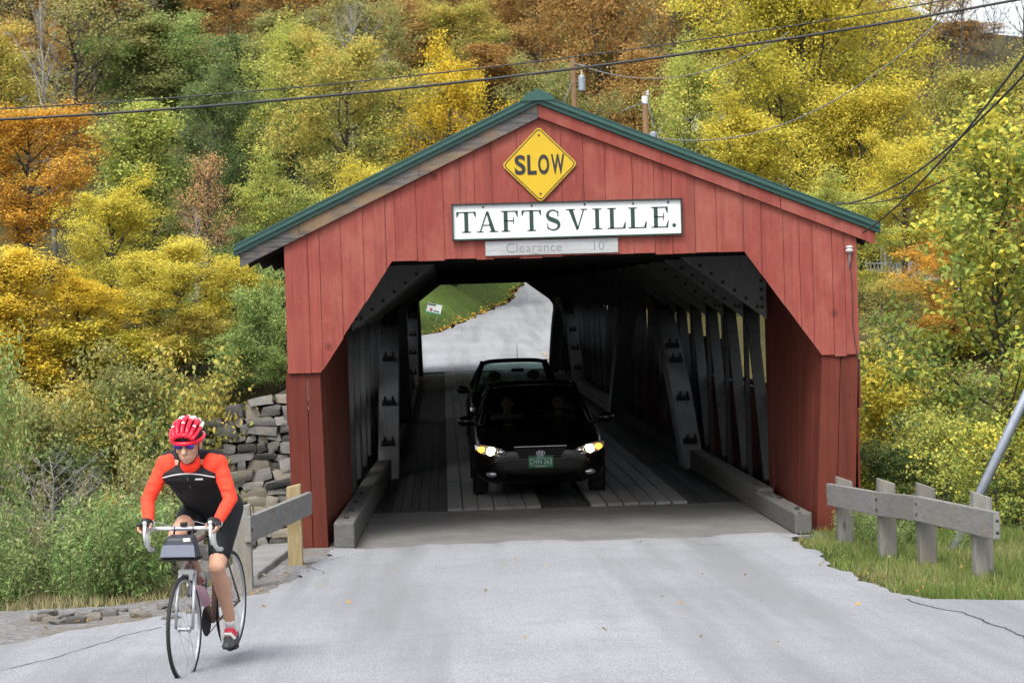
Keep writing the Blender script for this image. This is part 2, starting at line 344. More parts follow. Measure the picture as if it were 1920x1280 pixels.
# lower legs of the portal, darker paint, inner reveal walls
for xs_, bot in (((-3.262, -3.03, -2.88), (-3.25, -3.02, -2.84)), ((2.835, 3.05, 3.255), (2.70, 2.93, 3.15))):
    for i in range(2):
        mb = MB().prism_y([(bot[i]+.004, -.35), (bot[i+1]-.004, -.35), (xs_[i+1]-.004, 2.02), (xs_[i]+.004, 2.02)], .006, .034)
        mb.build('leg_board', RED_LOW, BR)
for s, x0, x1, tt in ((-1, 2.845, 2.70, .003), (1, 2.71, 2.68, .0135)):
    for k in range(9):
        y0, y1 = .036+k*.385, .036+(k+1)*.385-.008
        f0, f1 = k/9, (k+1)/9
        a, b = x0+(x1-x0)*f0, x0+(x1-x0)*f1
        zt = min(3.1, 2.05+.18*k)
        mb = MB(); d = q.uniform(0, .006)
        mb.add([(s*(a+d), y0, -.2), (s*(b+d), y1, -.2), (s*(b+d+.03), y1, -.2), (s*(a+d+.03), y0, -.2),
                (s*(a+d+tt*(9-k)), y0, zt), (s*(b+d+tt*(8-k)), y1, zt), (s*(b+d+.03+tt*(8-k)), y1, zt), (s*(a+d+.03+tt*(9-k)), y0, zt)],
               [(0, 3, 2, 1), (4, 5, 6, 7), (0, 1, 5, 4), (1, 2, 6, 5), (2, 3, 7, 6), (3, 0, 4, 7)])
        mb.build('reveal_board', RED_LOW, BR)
# dark chamfer soffit just inside the opening
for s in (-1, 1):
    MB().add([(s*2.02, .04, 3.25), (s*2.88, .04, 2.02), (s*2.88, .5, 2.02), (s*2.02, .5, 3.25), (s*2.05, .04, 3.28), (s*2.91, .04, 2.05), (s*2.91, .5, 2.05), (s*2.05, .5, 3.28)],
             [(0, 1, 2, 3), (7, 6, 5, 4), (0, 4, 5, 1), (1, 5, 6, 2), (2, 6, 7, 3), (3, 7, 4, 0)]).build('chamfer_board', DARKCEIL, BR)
# rake boards (bare grey left, red right), green trim, roof, ridge cap
def rake(p, q_, t0, t1, y0, y1, name, mat):
    mb = MB().prism_y([(p[0], p[1]+t0), (q_[0], q_[1]+t0), (q_[0], q_[1]+t1), (p[0], p[1]+t1)] if p[0] < q_[0] else [(q_[0], q_[1]+t0), (p[0], p[1]+t0), (p[0], p[1]+t1), (q_[0], q_[1]+t1)], y0, y1)
    return mb.build(name, mat, BR)
def lerp(p, q_, t): return (p[0]+(q_[0]-p[0])*t, p[1]+(q_[1]-p[1])*t)
ELx = (-3.74, EL[1]+.028); ERx = (3.46, ER[1]+.025)
for a, b in ((0, .197), (.199, .60), (.602, .999)): rake(lerp(ELx, RIDGE, a), lerp(ELx, RIDGE, b), -.135, .02, -.085, -.045, 'rake_board', W_RAKE)
for a, b in ((0, .28), (.282, .999)): rake(lerp(ERx, RIDGE, a), lerp(ERx, RIDGE, b), -.125, .015, -.085, -.045, 'rake_board', RED)
for E_, n_ in ((EL, 'l'), (ER, 'r')):
    rake(E_, RIDGE, .022, .072, -.12, -.02, 'roof_trim', plain('dark_green_metal', (.022, .085, .07), .45))
    rake(E_, RIDGE, .074, .125, -.15, -.02, 'roof_trim', GREEN)
for s, E_ in ((-1, EL), (1, ER)):
    mb = MB()
    a = Vector((E_[0], 0, E_[1]+.128)); b = Vector((RIDGE[0], 0, RIDGE[1]+.128)); n_ = int(58.5/.4)
    mb.add([(a.x, -.16, a.z), (b.x, -.16, b.z), (b.x, 58.3, b.z), (a.x, 58.3, a.z), (a.x, -.16, a.z+.012), (b.x, -.16, b.z+.012), (b.x, 58.3, b.z+.012), (a.x, 58.3, a.z+.012)],
           [(0, 3, 2, 1), (4, 5, 6, 7), (0, 1, 5, 4), (1, 2, 6, 5), (2, 3, 7, 6), (3, 0, 4, 7)])
    for k in range(n_):
        y = k*.4+.05; mb.bar((a.x, y, a.z+.02), (b.x, y, b.z+.02), .04, .025)
    mb.build('metal_roof', GREEN, BR)
    MB().bar((E_[0]*.985, 29, E_[1]+.0), (E_[0]*.985, 29.01, E_[1]), .01, .01)
    mb = MB()                              # board sheathing under the metal, and rafters
    mb.add([(E_[0]*.99, -.04, E_[1]+.03), (RIDGE[0], -.04, RIDGE[1]+.03), (RIDGE[0], 58.2, RIDGE[1]+.03), (E_[0]*.99, 58.2, E_[1]+.03),
            (E_[0]*.99, -.04, E_[1]+.06), (RIDGE[0], -.04, RIDGE[1]+.06), (RIDGE[0], 58.2, RIDGE[1]+.06), (E_[0]*.99, 58.2, E_[1]+.06)],
           [(0, 3, 2, 1), (4, 5, 6, 7), (0, 1, 5, 4), (1, 2, 6, 5), (2, 3, 7, 6), (3, 0, 4, 7)])
    mb.build('roof_sheathing', DARKCEIL, BR)
    for k in range(30):
        y = .25+k*1.95
        MB().bar((E_[0]*.97, y, E_[1]-.04), (RIDGE[0], y, RIDGE[1]-.06), .1, .14).build('rafter', DARKCEIL, BR)
RZ = RIDGE[1]+.155
MB().prism_y([(-.53, RZ-.105), (-.125, RZ-.095), (-.2, RZ-.02), (-.235, RZ-.015), (RIDGE[0], RZ+.035), (-.42, RZ-.012), (-.45, RZ-.018)], -.17, 58.3).build('ridge_cap', GREEN, BR)
# far portal (seen from inside)
FX = [-3.25, -2.87, -2.5, -2.1, -1.6, -1.1, -.6, -.1, .4, .9, 1.4, 1.9, 2.4, 2.83, 3.25]
for a, b in zip(FX[:-1], FX[1:]): board(a, b, 58.0, 58.03, 'portal_board', RED)
for a, b in ((-3.25, -2.62), (2.55, 3.25)): MB().box(a, b, 57.96, 57.995, -.4, 3.1).build('leg_board', RED_LOW, BR)
# tie beams, knee-brace gussets with bolts, posts, braces, chords
GP = (2.6, 1.55)
gus = MB().prism_y([(1.55, 3.21), (2.62, 2.40), (2.62, 3.21)], -.03, .03)
gme = None; ST0 = {}
for k in range(25):
    y = 2.9+k*2.25
    MB().box(-2.62, 2.62, y-.1, y+.1, 3.23, 3.45).build('tie_beam', DARKCEIL, BR)
    for s in (-1, 1):
        if gme is None: o = gus.build('knee_brace', ARCHWOOD, BR); gme = o.data
        else: o = link('knee_brace', gme, None, BR)
        o.location = (0, y, 0); o.scale = (s, 1, 1)
        if k < 3:
            for t in np.linspace(.08, .92, 6):
                for px, pz in ((2.62-.06, 2.5+t*.66), (1.72+t*.85, 3.15-t*.64)):
                    if 'bolt' not in ST0: ST0['bolt'] = MB().box(-.02, .02, -.055, -.031, -.02, .02).build('bolt', IRON, o); nb = ST0['bolt']
                    else: nb = link('bolt', ST0['bolt'].data, None, o)
                    nb.location = (px, 0, pz)
for s in (-1, 1):
    for k in range(24):
        y = 3.7+k*2.3
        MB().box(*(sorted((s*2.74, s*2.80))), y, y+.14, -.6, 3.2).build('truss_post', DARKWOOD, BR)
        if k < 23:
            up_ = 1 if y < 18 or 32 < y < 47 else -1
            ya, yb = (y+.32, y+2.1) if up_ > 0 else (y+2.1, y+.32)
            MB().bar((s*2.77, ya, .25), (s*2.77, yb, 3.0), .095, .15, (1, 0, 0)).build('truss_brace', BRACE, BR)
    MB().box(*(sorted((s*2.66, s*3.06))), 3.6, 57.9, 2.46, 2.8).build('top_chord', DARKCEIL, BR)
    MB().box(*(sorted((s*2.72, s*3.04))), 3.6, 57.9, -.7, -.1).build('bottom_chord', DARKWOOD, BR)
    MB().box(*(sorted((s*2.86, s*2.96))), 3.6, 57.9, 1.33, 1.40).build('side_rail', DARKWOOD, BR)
    # outside siding: boards below and above a long open strip
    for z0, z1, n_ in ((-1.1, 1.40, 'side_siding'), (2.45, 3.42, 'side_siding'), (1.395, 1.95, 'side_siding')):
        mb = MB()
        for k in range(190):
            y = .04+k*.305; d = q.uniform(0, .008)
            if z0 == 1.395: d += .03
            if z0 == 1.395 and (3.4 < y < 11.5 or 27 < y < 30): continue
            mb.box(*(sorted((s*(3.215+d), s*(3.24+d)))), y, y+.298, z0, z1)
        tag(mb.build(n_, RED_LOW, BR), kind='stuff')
    for k in range(14):
        y = 3.6+k*4.1
        MB().box(*(sorted((s*3.13, s*3.2))), y, y+.1, -.9, 3.3).build('siding_post', DARKWOOD, BR)
# arches with bolted plates
def arch(s, y0, y1, rise, plates):
    c = (y0+y1)/2; h = (y1-y0)/2; n_ = 40; mb = MB(); vs = []
    for i in range(n_+1):
        y = y0+(y1-y0)*i/n_; z = rise-(rise+.12)*((y-c)/h)**2; sl = -2*(rise+.12)*(y-c)/h**2
        nn = Vector((0, -sl, 1)).normalized()*.42
        for x, dd in ((2.24, 0), (2.56, 0), (2.56, 1), (2.24, 1)): vs.append((s*x, y-nn.y*dd, z-nn.z*dd))
    fs = [(i*4+j, i*4+(j+1) % 4, i*4+4+(j+1) % 4, i*4+4+j) for i in range(n_) for j in range(4)] + [(0, 1, 2, 3), (n_*4+3, n_*4+2, n_*4+1, n_*4)]
    mb.add(vs, fs); a = mb.build('arch', ARCHWOOD, BR)
    for y in plates:
        z = rise-(rise+.12)*((y-c)/h)**2; sl = -2*(rise+.12)*(y-c)/h**2
        t = Vector((0, 1, sl)).normalized(); nn = Vector((0, -sl, 1)).normalized(); p = Vector((s*2.4, y, z))+nn*.035
        pb = MB().bar(p-t*.045, p+t*.045, .22, .05, nn)
        for dx in (-.05, .07): pb.bar(p+Vector((dx, 0, 0))+nn*.03, p+Vector((dx, 0, 0))+nn*.12, .035, .035, (1, 0, 0))
        pb.build('clamp_plate', IRON, a)
for s in (-1, 1):
    arch(s, 9.7, 26.7, 3.2, (10.35, 11.3, 12.3, 12.75, 14.1) if s > 0 else (10.5, 11.4, 12.6, 13.8))
    arch(s, 39.6, 56.4, 2.75, (40.7, 41.7, 42.8, 44.2))
# floor: concrete sill slab, side decking, raised runway planks
MB().box(-3.3, 2.75, -.4, 3.94, -.6, -.002).build('concrete_slab', SILL, BR)
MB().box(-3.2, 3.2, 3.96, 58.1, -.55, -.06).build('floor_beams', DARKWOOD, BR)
dw = .118
def dupmesh(store, key, fn, name, mat, loc):
    if key not in store: o = fn().build(name, mat, BR); store[key] = o.data
    else: o = link(name, store[key], None, BR)
    o.location = loc; return o
ST = {}
for a, b in ((-2.72, -1.49), (1.69, 2.74), (-.24, .39)):
    n_ = int((b-a)/dw); w = (b-a)/n_
    for i in range(n_):
        y = 3.96
        for L in (3.1, 4.2, 5.4, 41.4):
            L2 = L if L < 40 else 58.05-y
            if L < 40: L2 = L+q.uniform(-.4, .4)
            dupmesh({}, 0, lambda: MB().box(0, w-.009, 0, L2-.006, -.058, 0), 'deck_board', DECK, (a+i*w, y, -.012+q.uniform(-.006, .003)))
            y += L2
for a, b, n_ in ((-1.485, -.25, 6), (.40, 1.68, 6)):
    w = (b-a)/n_
    for i in range(n_):
        y = 3.97+q.uniform(-.015, .02)
        while y < 57.5:
            L = min(q.choice((3.2, 4.0, 4.4, 4.9)), 58.05-y)
            dupmesh(ST, ('p', round(L, 2)), lambda: MB().box(0, w-.012, 0, L-.012, -.055, .032), 'runway_plank', PLANK, (a+i*w+q.uniform(-.002, .002), y, q.uniform(-.004, .004)))
            y += L
def curb(pts, w, h, mat=None):
    (xa, ya), (xb, yb) = pts
    return MB().bar((xa, ya, h/2), (xb, yb, h/2), w, h).build('curb_timber', W_CURB, BR, bevel=.022)
c1 = curb([(-2.655, -.22), (-2.46, 9.6)], .235, .30)
c2 = curb([(2.53, -.28), (2.47, 2.6)], .2, .25)
c3 = curb([(2.49, 2.45), (2.42, 9.7)], .2, .30)
curb([(-2.4, 26.8), (-2.4, 39.5)], .22, .3); curb([(2.4, 26.8), (2.4, 39.5)], .22, .3)
for y in (.25, 1.15, 2.2, 3.5):
    MB().lathe([(.03, 0), (.03, .02), (.015, .035)], (-2.65+.195*(y/9.8), y, .3), (0, 0, 1), 8).build('bolt', IRON, c1)
for y in (.1, 1.5): MB().lathe([(.03, 0), (.03, .02), (.015, .035)], (2.52, y, .25), (0, 0, 1), 8).build('bolt', IRON, c2)
MB().box(-3.6, 3.6, 27.5, 33.5, -7.6, -.75).build('stone_pier', CONC, BR)
for y in (4.0, 57.6): MB().box(-3.5, 3.5, y-.3+(.15 if y < 9 else 0), y+.35, -7.6, -.62).build('abutment', CONC, BR)

# ------------------------------------------------------------------ vegetation
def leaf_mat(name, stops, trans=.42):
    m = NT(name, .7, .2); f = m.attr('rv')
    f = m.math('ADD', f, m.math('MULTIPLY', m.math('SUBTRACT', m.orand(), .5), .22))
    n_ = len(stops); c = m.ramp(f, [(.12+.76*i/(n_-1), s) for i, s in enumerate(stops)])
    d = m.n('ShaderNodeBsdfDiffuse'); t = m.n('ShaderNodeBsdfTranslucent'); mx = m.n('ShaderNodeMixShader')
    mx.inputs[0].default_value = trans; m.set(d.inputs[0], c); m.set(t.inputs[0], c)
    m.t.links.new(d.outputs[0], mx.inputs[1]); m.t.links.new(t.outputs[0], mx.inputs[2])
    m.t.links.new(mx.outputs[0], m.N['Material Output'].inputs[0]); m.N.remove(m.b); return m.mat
PAL = {k: leaf_mat('leaves_'+k, v) for k, v in dict(
    yellow=[(.25, .27, .06), (.47, .43, .07), (.65, .53, .075), (.62, .55, .12)],
    gold=[(.32, .27, .05), (.59, .43, .045), (.73, .53, .06), (.68, .55, .11)],
    lime=[(.18, .25, .07), (.32, .38, .10), (.48, .49, .12), (.56, .50, .13)],
    yolive=[(.17, .20, .06), (.32, .33, .09), (.50, .42, .10), (.58, .43, .12)],
    olive=[(.12, .15, .06), (.22, .25, .09), (.33, .33, .12), (.43, .35, .13)],
    green=[(.05, .085, .035), (.10, .155, .055), (.16, .22, .08), (.24, .28, .11)],
    palegreen=[(.11, .17, .055), (.20, .29, .09), (.30, .38, .12), (.40, .44, .16)],
    orange=[(.30, .19, .05), (.54, .29, .05), (.68, .38, .06), (.62, .44, .10)],
    rust=[(.18, .13, .06), (.34, .20, .07), (.44, .26, .08), (.46, .33, .13)],
    pink=[(.27, .18, .09), (.50, .28, .15), (.60, .38, .18), (.52, .42, .14)],
    sapling=[(.10, .17, .05), (.20, .28, .07), (.42, .43, .09), (.72, .60, .09)],
    weed=[(.10, .17, .055), (.18, .28, .09), (.27, .35, .13), (.38, .38, .20)],
    vine=[(.18, .24, .05), (.52, .44, .05), (.70, .48, .05), (.62, .30, .05)],
    straw=[(.17, .16, .07), (.26, .23, .11), (.34, .30, .16), (.38, .34, .20)],
    blade=[(.07, .11, .03), (.14, .2, .05), (.2, .25, .075), (.3, .27, .13)]).items()}
BARK = wood('grey_brown_bark', (.07, .06, .05), (.17, .15, .13), (.05, .045, .04), .4, axis=(14, 14, 3))
BIRCH = wood('pale_bark', (.3, .29, .27), (.5, .48, .45), (.2, .18, .16), .4, axis=(8, 8, 5))
def leaves_mesh(name, P, rv, size, rng, aspect=.62, up=.35, fold=.25):
    n = len(P); size = size*rng.uniform(.65, 1.25, n)
    nrm = rng.normal(size=(n, 3)); nrm[:, 2] = np.abs(nrm[:, 2])+up; nrm /= np.linalg.norm(nrm, axis=1)[:, None]
    d = rng.normal(size=(n, 3)); d[:, 2] -= .4; d -= (d*nrm).sum(1)[:, None]*nrm; d /= np.linalg.norm(d, axis=1)[:, None]
    w = np.cross(nrm, d); s = size[:, None]
    V = np.empty((n, 4, 3)); V[:, 0] = P-d*s*.5; V[:, 2] = P+d*s*.5
    V[:, 1] = P+w*s*aspect*.5+nrm*s*fold*.5-d*s*.08; V[:, 3] = P-w*s*aspect*.5+nrm*s*fold*.5-d*s*.08
    me = bpy.data.meshes.new(name); me.vertices.add(n*4); me.vertices.foreach_set('co', V.ravel())
    me.loops.add(n*4); me.loops.foreach_set('vertex_index', np.arange(n*4, dtype=np.int32))
    me.polygons.add(n); me.polygons.foreach_set('loop_start', np.arange(0, n*4, 4, dtype=np.int32))
    a = me.attributes.new('rv', 'FLOAT', 'FACE'); a.data.foreach_set('value', np.clip(rv, 0, 1).astype(np.float32))
    me.update(); me.validate(); return me
def make_tree(seed, H=10, W=6, base=.22, nleaf=14000, leaf=.115, nbr=24, clr=.4, shape='round', r0=.019, twigs=5, lean=0):
    q = random.Random(seed); rng = np.random.default_rng(seed); wd = MB()
    tp = []; x = y = 0
    for i in range(9):
        t = i/8; tp.append(Vector((x+lean*t*t, y, H*.9*t))); x += q.uniform(-.012, .012)*H; y += q.uniform(-.012, .012)*H
    wd.tube(tp, [max(.012, H*r0*(1-.88*i/8)**1.1*(1.35 if i == 0 else 1)) for i in range(9)], 7)
    C = []; CW = []
    for b in range(nbr):
        t = base+(.93-base)*(b+q.random())/nbr
        u = (t-base)/(1-base)
        env = {'round': math.sin(math.pi*min(1, .18+u*.86))**.7, 'tall': (1-u)**.55*min(1, .45+u*2.2), 'cone': (1-u)*1.05+.06}[shape]
        L = W/2*env*q.uniform(.72, 1.12)
        k = t*8; i = min(7, int(k)); p = tp[i].lerp(tp[i+1], k-i)
        a = b*2.399+q.uniform(-.5, .5); el = {'round': .35+.5*u, 'tall': .6+.4*u, 'cone': .02}[shape]*q.uniform(.6, 1.3)
        d = Vector((math.cos(a)*math.cos(el), math.sin(a)*math.cos(el), math.sin(el)))
        pts = [p]
        for s in range(5):
            d = (d+Vector((q.uniform(-.22, .22), q.uniform(-.22, .22), q.uniform(-.05, .22) if shape != 'cone' else q.uniform(-.1, .02)))).normalized()
            pts.append(pts[-1]+d*L/5/max(.55, math.cos(el)))
        rb = H*r0*.42*(1-.6*u)
        wd.tube(pts, [rb*(1-.85*s/5) for s in range(6)], 5, caps=False)
        for s in range(2, 6):
            C.append(pts[s]); CW.append(.7)
            for _ in range(twigs):
                dd = (d*.6+Vector((q.gauss(0, 1), q.gauss(0, 1), q.gauss(.25, .7)))).normalized()*L*q.uniform(.15, .42)
                e = pts[s]+dd; mid = pts[s]+dd*.5+Vector((0, 0, .05))
                wd.tube([pts[s], mid, e], [rb*.22, rb*.15, rb*.06], 3, caps=False); C.append(e); CW.append(1); C.append(mid); CW.append(.5)
    for i in range(5, 9): C.append(tp[i]); CW.append(.6)
    C = np.array([tuple(c) for c in C]); CW = np.array(CW)*rng.uniform(.1, 1.0, len(C))**1.5; CW /= CW.sum()
    crown = None
    if nleaf:
        idx = rng.choice(len(C), nleaf, p=CW); cr = rng.uniform(.0, 1, len(C))
        hz = C[:, 2]; hz = (hz-hz.min())/(np.ptp(hz)+1e-6)
        P = C[idx]+rng.normal(size=(nleaf, 3))*clr*np.array([1, 1, .6])*rng.uniform(.35, 1, nleaf)[:, None]
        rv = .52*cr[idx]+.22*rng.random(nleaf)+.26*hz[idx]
        crown = leaves_mesh('crown', P, rv, leaf, rng)
    me = bpy.data.meshes.new('trunk'); me.from_pydata(wd.v, [], wd.f); me.polygons.foreach_set('use_smooth', [True]*len(me.polygons))
    return me, crown
VAR = dict(
    r0=(make_tree(11, nleaf=38000), 10, 6), r1=(make_tree(12, nleaf=38000, nbr=20, twigs=6), 10, 6), r2=(make_tree(13, nleaf=35000, base=.12, clr=.36), 10, 6),
    t0=(make_tree(14, W=4.2, nleaf=26000, shape='tall', base=.15), 10, 4.2), t1=(make_tree(15, W=4.6, nleaf=25000, shape='tall', base=.25, clr=.34), 10, 4.6),
    g0=(make_tree(19, H=13, W=11, nleaf=105000, nbr=36, twigs=7, clr=.46, leaf=.118), 13, 11),
    s0=(make_tree(16, nleaf=8500, clr=.4, twigs=7), 10, 6), s1=(make_tree(17, W=5, nleaf=5600, clr=.33, twigs=7, shape='tall'), 10, 5),
    c0=(make_tree(18, W=4.6, nleaf=18000, shape='cone', nbr=46, base=.08, clr=.28, leaf=.095, twigs=3), 10, 4.6),
    b0=(make_tree(21, H=3, W=3.4, base=.03, nleaf=9500, leaf=.10, nbr=16, clr=.26, r0=.012), 3, 3.4),
    b1=(make_tree(22, H=3, W=3.0, base=.03, nleaf=8000, leaf=.11, nbr=14, clr=.24, r0=.012, shape='tall'), 3, 3.0),
    b2=(make_tree(23, H=3, W=3.4, base=.05, nleaf=4600, leaf=.11, nbr=14, clr=.26, r0=.012, twigs=7), 3, 3.4),
    n0=(make_tree(31, H=6, W=3.2, base=.12, nleaf=14000, leaf=.078, nbr=30, clr=.2, r0=.010, twigs=4, shape='tall'), 6, 3.2),
    n1=(make_tree(32, H=3, W=3.0, base=.05, nleaf=3600, leaf=.095, nbr=20, clr=.18, r0=.012, twigs=4), 3, 3.0),
    bare=(make_tree(41, nleaf=0, nbr=30, twigs=10, r0=.012), 10, 6), bare2=(make_tree(42, W=4, nleaf=0, nbr=26, twigs=9, shape='tall', r0=.013), 10, 4))
CROWNS = {}
tq = random.Random(99)
def tree(x, y, h, w, pal, var, label, cat='tree', group=None, name='tree', bark=None, z=None, rz=None):
    (tm, cm), H, W = VAR[var]
    o = empty(name, (x, y, (gz(x, y)-.05) if z is None else z), tq.uniform(0, 6.28) if rz is None else rz)
    o.scale = (w/W, w/W, h/H); tag(o, label, cat, group)
    def shared(nm, mesh, mt):                       # mesh data is shared, the material sits on the object
        if not mesh.materials: mesh.materials.append(None)
        c = link(nm, mesh, None, o); c.material_slots[0].link = 'OBJECT'; c.material_slots[0].material = mt
    shared('trunk', tm, bark or BARK)
    if cm is not None: shared('crown', cm, PAL[pal])
    return o
#TREES
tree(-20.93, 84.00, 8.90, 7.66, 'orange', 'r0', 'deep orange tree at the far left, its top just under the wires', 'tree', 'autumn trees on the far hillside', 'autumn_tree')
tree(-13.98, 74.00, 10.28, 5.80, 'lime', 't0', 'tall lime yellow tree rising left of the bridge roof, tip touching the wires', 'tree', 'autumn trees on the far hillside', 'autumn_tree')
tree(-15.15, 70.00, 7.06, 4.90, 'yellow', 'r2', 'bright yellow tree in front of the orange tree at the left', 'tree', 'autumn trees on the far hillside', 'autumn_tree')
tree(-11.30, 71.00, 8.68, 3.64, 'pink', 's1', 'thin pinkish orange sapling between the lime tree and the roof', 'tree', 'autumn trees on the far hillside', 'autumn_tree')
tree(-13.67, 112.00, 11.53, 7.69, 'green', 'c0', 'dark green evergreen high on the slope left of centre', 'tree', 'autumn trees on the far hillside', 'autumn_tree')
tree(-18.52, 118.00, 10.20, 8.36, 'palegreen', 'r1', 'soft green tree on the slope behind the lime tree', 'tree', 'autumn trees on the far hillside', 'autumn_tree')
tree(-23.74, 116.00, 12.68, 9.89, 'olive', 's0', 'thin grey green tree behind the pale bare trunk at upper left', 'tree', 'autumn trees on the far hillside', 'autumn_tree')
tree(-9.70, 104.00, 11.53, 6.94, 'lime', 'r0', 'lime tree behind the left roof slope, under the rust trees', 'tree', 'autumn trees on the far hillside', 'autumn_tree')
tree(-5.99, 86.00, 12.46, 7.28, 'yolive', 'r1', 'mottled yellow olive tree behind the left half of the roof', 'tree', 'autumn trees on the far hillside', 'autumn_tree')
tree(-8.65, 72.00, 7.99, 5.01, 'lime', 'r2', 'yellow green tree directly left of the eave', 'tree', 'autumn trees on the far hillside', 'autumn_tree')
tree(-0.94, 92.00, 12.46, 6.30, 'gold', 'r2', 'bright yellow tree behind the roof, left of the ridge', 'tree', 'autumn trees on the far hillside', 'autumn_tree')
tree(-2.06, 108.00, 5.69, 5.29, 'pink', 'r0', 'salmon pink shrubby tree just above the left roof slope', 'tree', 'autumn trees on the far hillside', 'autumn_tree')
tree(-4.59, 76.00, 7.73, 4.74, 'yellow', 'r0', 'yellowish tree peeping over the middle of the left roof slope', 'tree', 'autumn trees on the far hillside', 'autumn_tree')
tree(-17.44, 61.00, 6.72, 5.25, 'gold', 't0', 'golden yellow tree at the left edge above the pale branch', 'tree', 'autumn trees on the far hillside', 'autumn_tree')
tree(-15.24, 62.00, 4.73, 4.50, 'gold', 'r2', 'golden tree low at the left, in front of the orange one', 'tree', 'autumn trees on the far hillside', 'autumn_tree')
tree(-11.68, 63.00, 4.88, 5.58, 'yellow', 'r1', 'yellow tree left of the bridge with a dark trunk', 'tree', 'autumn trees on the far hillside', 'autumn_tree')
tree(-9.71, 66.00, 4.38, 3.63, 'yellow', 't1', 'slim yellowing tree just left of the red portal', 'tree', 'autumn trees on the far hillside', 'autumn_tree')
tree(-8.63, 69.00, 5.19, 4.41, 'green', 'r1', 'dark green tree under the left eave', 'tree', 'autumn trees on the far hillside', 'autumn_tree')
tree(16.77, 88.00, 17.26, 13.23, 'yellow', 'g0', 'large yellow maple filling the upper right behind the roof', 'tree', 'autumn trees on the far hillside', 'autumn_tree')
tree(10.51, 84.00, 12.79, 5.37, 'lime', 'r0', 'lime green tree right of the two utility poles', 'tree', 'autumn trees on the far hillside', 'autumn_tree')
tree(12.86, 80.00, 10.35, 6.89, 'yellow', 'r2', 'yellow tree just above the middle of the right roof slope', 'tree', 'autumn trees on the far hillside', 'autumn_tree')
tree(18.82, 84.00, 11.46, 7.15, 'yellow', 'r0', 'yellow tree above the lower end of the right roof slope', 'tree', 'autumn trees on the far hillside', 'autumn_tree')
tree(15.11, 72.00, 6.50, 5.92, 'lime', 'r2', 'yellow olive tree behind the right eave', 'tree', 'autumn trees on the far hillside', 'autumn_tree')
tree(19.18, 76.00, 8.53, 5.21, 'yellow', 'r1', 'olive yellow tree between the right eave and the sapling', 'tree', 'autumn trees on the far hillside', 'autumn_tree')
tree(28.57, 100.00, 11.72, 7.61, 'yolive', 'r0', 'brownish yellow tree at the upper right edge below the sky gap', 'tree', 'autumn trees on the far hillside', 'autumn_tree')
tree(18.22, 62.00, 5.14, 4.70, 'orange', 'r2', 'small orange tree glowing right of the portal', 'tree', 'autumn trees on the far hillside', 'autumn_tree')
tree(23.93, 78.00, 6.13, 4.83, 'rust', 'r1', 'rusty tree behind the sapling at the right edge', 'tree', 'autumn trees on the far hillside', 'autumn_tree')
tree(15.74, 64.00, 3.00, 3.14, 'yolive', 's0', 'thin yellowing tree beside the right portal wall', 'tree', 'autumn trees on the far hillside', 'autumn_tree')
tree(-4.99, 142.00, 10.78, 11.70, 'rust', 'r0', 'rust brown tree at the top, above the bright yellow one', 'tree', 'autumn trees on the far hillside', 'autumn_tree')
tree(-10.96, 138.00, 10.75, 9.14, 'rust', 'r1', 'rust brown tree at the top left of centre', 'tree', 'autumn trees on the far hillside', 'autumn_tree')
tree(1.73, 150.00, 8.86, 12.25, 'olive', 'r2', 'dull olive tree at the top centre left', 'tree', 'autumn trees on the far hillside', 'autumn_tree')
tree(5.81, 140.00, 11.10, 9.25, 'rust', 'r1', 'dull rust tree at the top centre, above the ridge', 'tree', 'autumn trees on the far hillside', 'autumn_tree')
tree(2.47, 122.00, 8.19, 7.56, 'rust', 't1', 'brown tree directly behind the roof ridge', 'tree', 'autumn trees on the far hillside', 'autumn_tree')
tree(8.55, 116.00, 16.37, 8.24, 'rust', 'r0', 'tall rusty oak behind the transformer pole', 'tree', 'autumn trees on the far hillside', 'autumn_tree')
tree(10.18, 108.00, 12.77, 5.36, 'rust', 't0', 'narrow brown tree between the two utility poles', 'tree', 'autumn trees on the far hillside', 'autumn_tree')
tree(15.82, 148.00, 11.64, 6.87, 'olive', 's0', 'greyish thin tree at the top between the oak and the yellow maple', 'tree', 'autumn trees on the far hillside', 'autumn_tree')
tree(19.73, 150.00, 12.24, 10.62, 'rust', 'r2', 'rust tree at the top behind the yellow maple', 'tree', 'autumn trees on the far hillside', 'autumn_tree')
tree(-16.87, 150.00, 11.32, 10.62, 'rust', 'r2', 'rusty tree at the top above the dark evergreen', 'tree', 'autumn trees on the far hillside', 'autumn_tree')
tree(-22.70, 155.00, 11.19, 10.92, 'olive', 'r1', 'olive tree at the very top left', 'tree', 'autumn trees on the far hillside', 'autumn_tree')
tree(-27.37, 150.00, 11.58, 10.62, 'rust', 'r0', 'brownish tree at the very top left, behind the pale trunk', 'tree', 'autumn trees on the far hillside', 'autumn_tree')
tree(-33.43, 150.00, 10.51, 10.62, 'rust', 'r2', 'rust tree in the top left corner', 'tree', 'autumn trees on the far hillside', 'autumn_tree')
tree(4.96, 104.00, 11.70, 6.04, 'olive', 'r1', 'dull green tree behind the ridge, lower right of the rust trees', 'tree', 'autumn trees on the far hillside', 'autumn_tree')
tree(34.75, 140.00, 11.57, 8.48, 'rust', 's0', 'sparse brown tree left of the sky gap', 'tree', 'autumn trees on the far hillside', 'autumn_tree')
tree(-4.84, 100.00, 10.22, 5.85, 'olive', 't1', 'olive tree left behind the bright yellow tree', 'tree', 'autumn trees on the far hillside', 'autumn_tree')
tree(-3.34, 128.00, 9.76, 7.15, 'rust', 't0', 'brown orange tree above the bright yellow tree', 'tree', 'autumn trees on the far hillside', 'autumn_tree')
tree(-26.72, 104.00, 10.96, 7.85, 'yolive', 'r1', 'yellowish tree cut by the upper left edge', 'tree', 'autumn trees on the far hillside', 'autumn_tree')
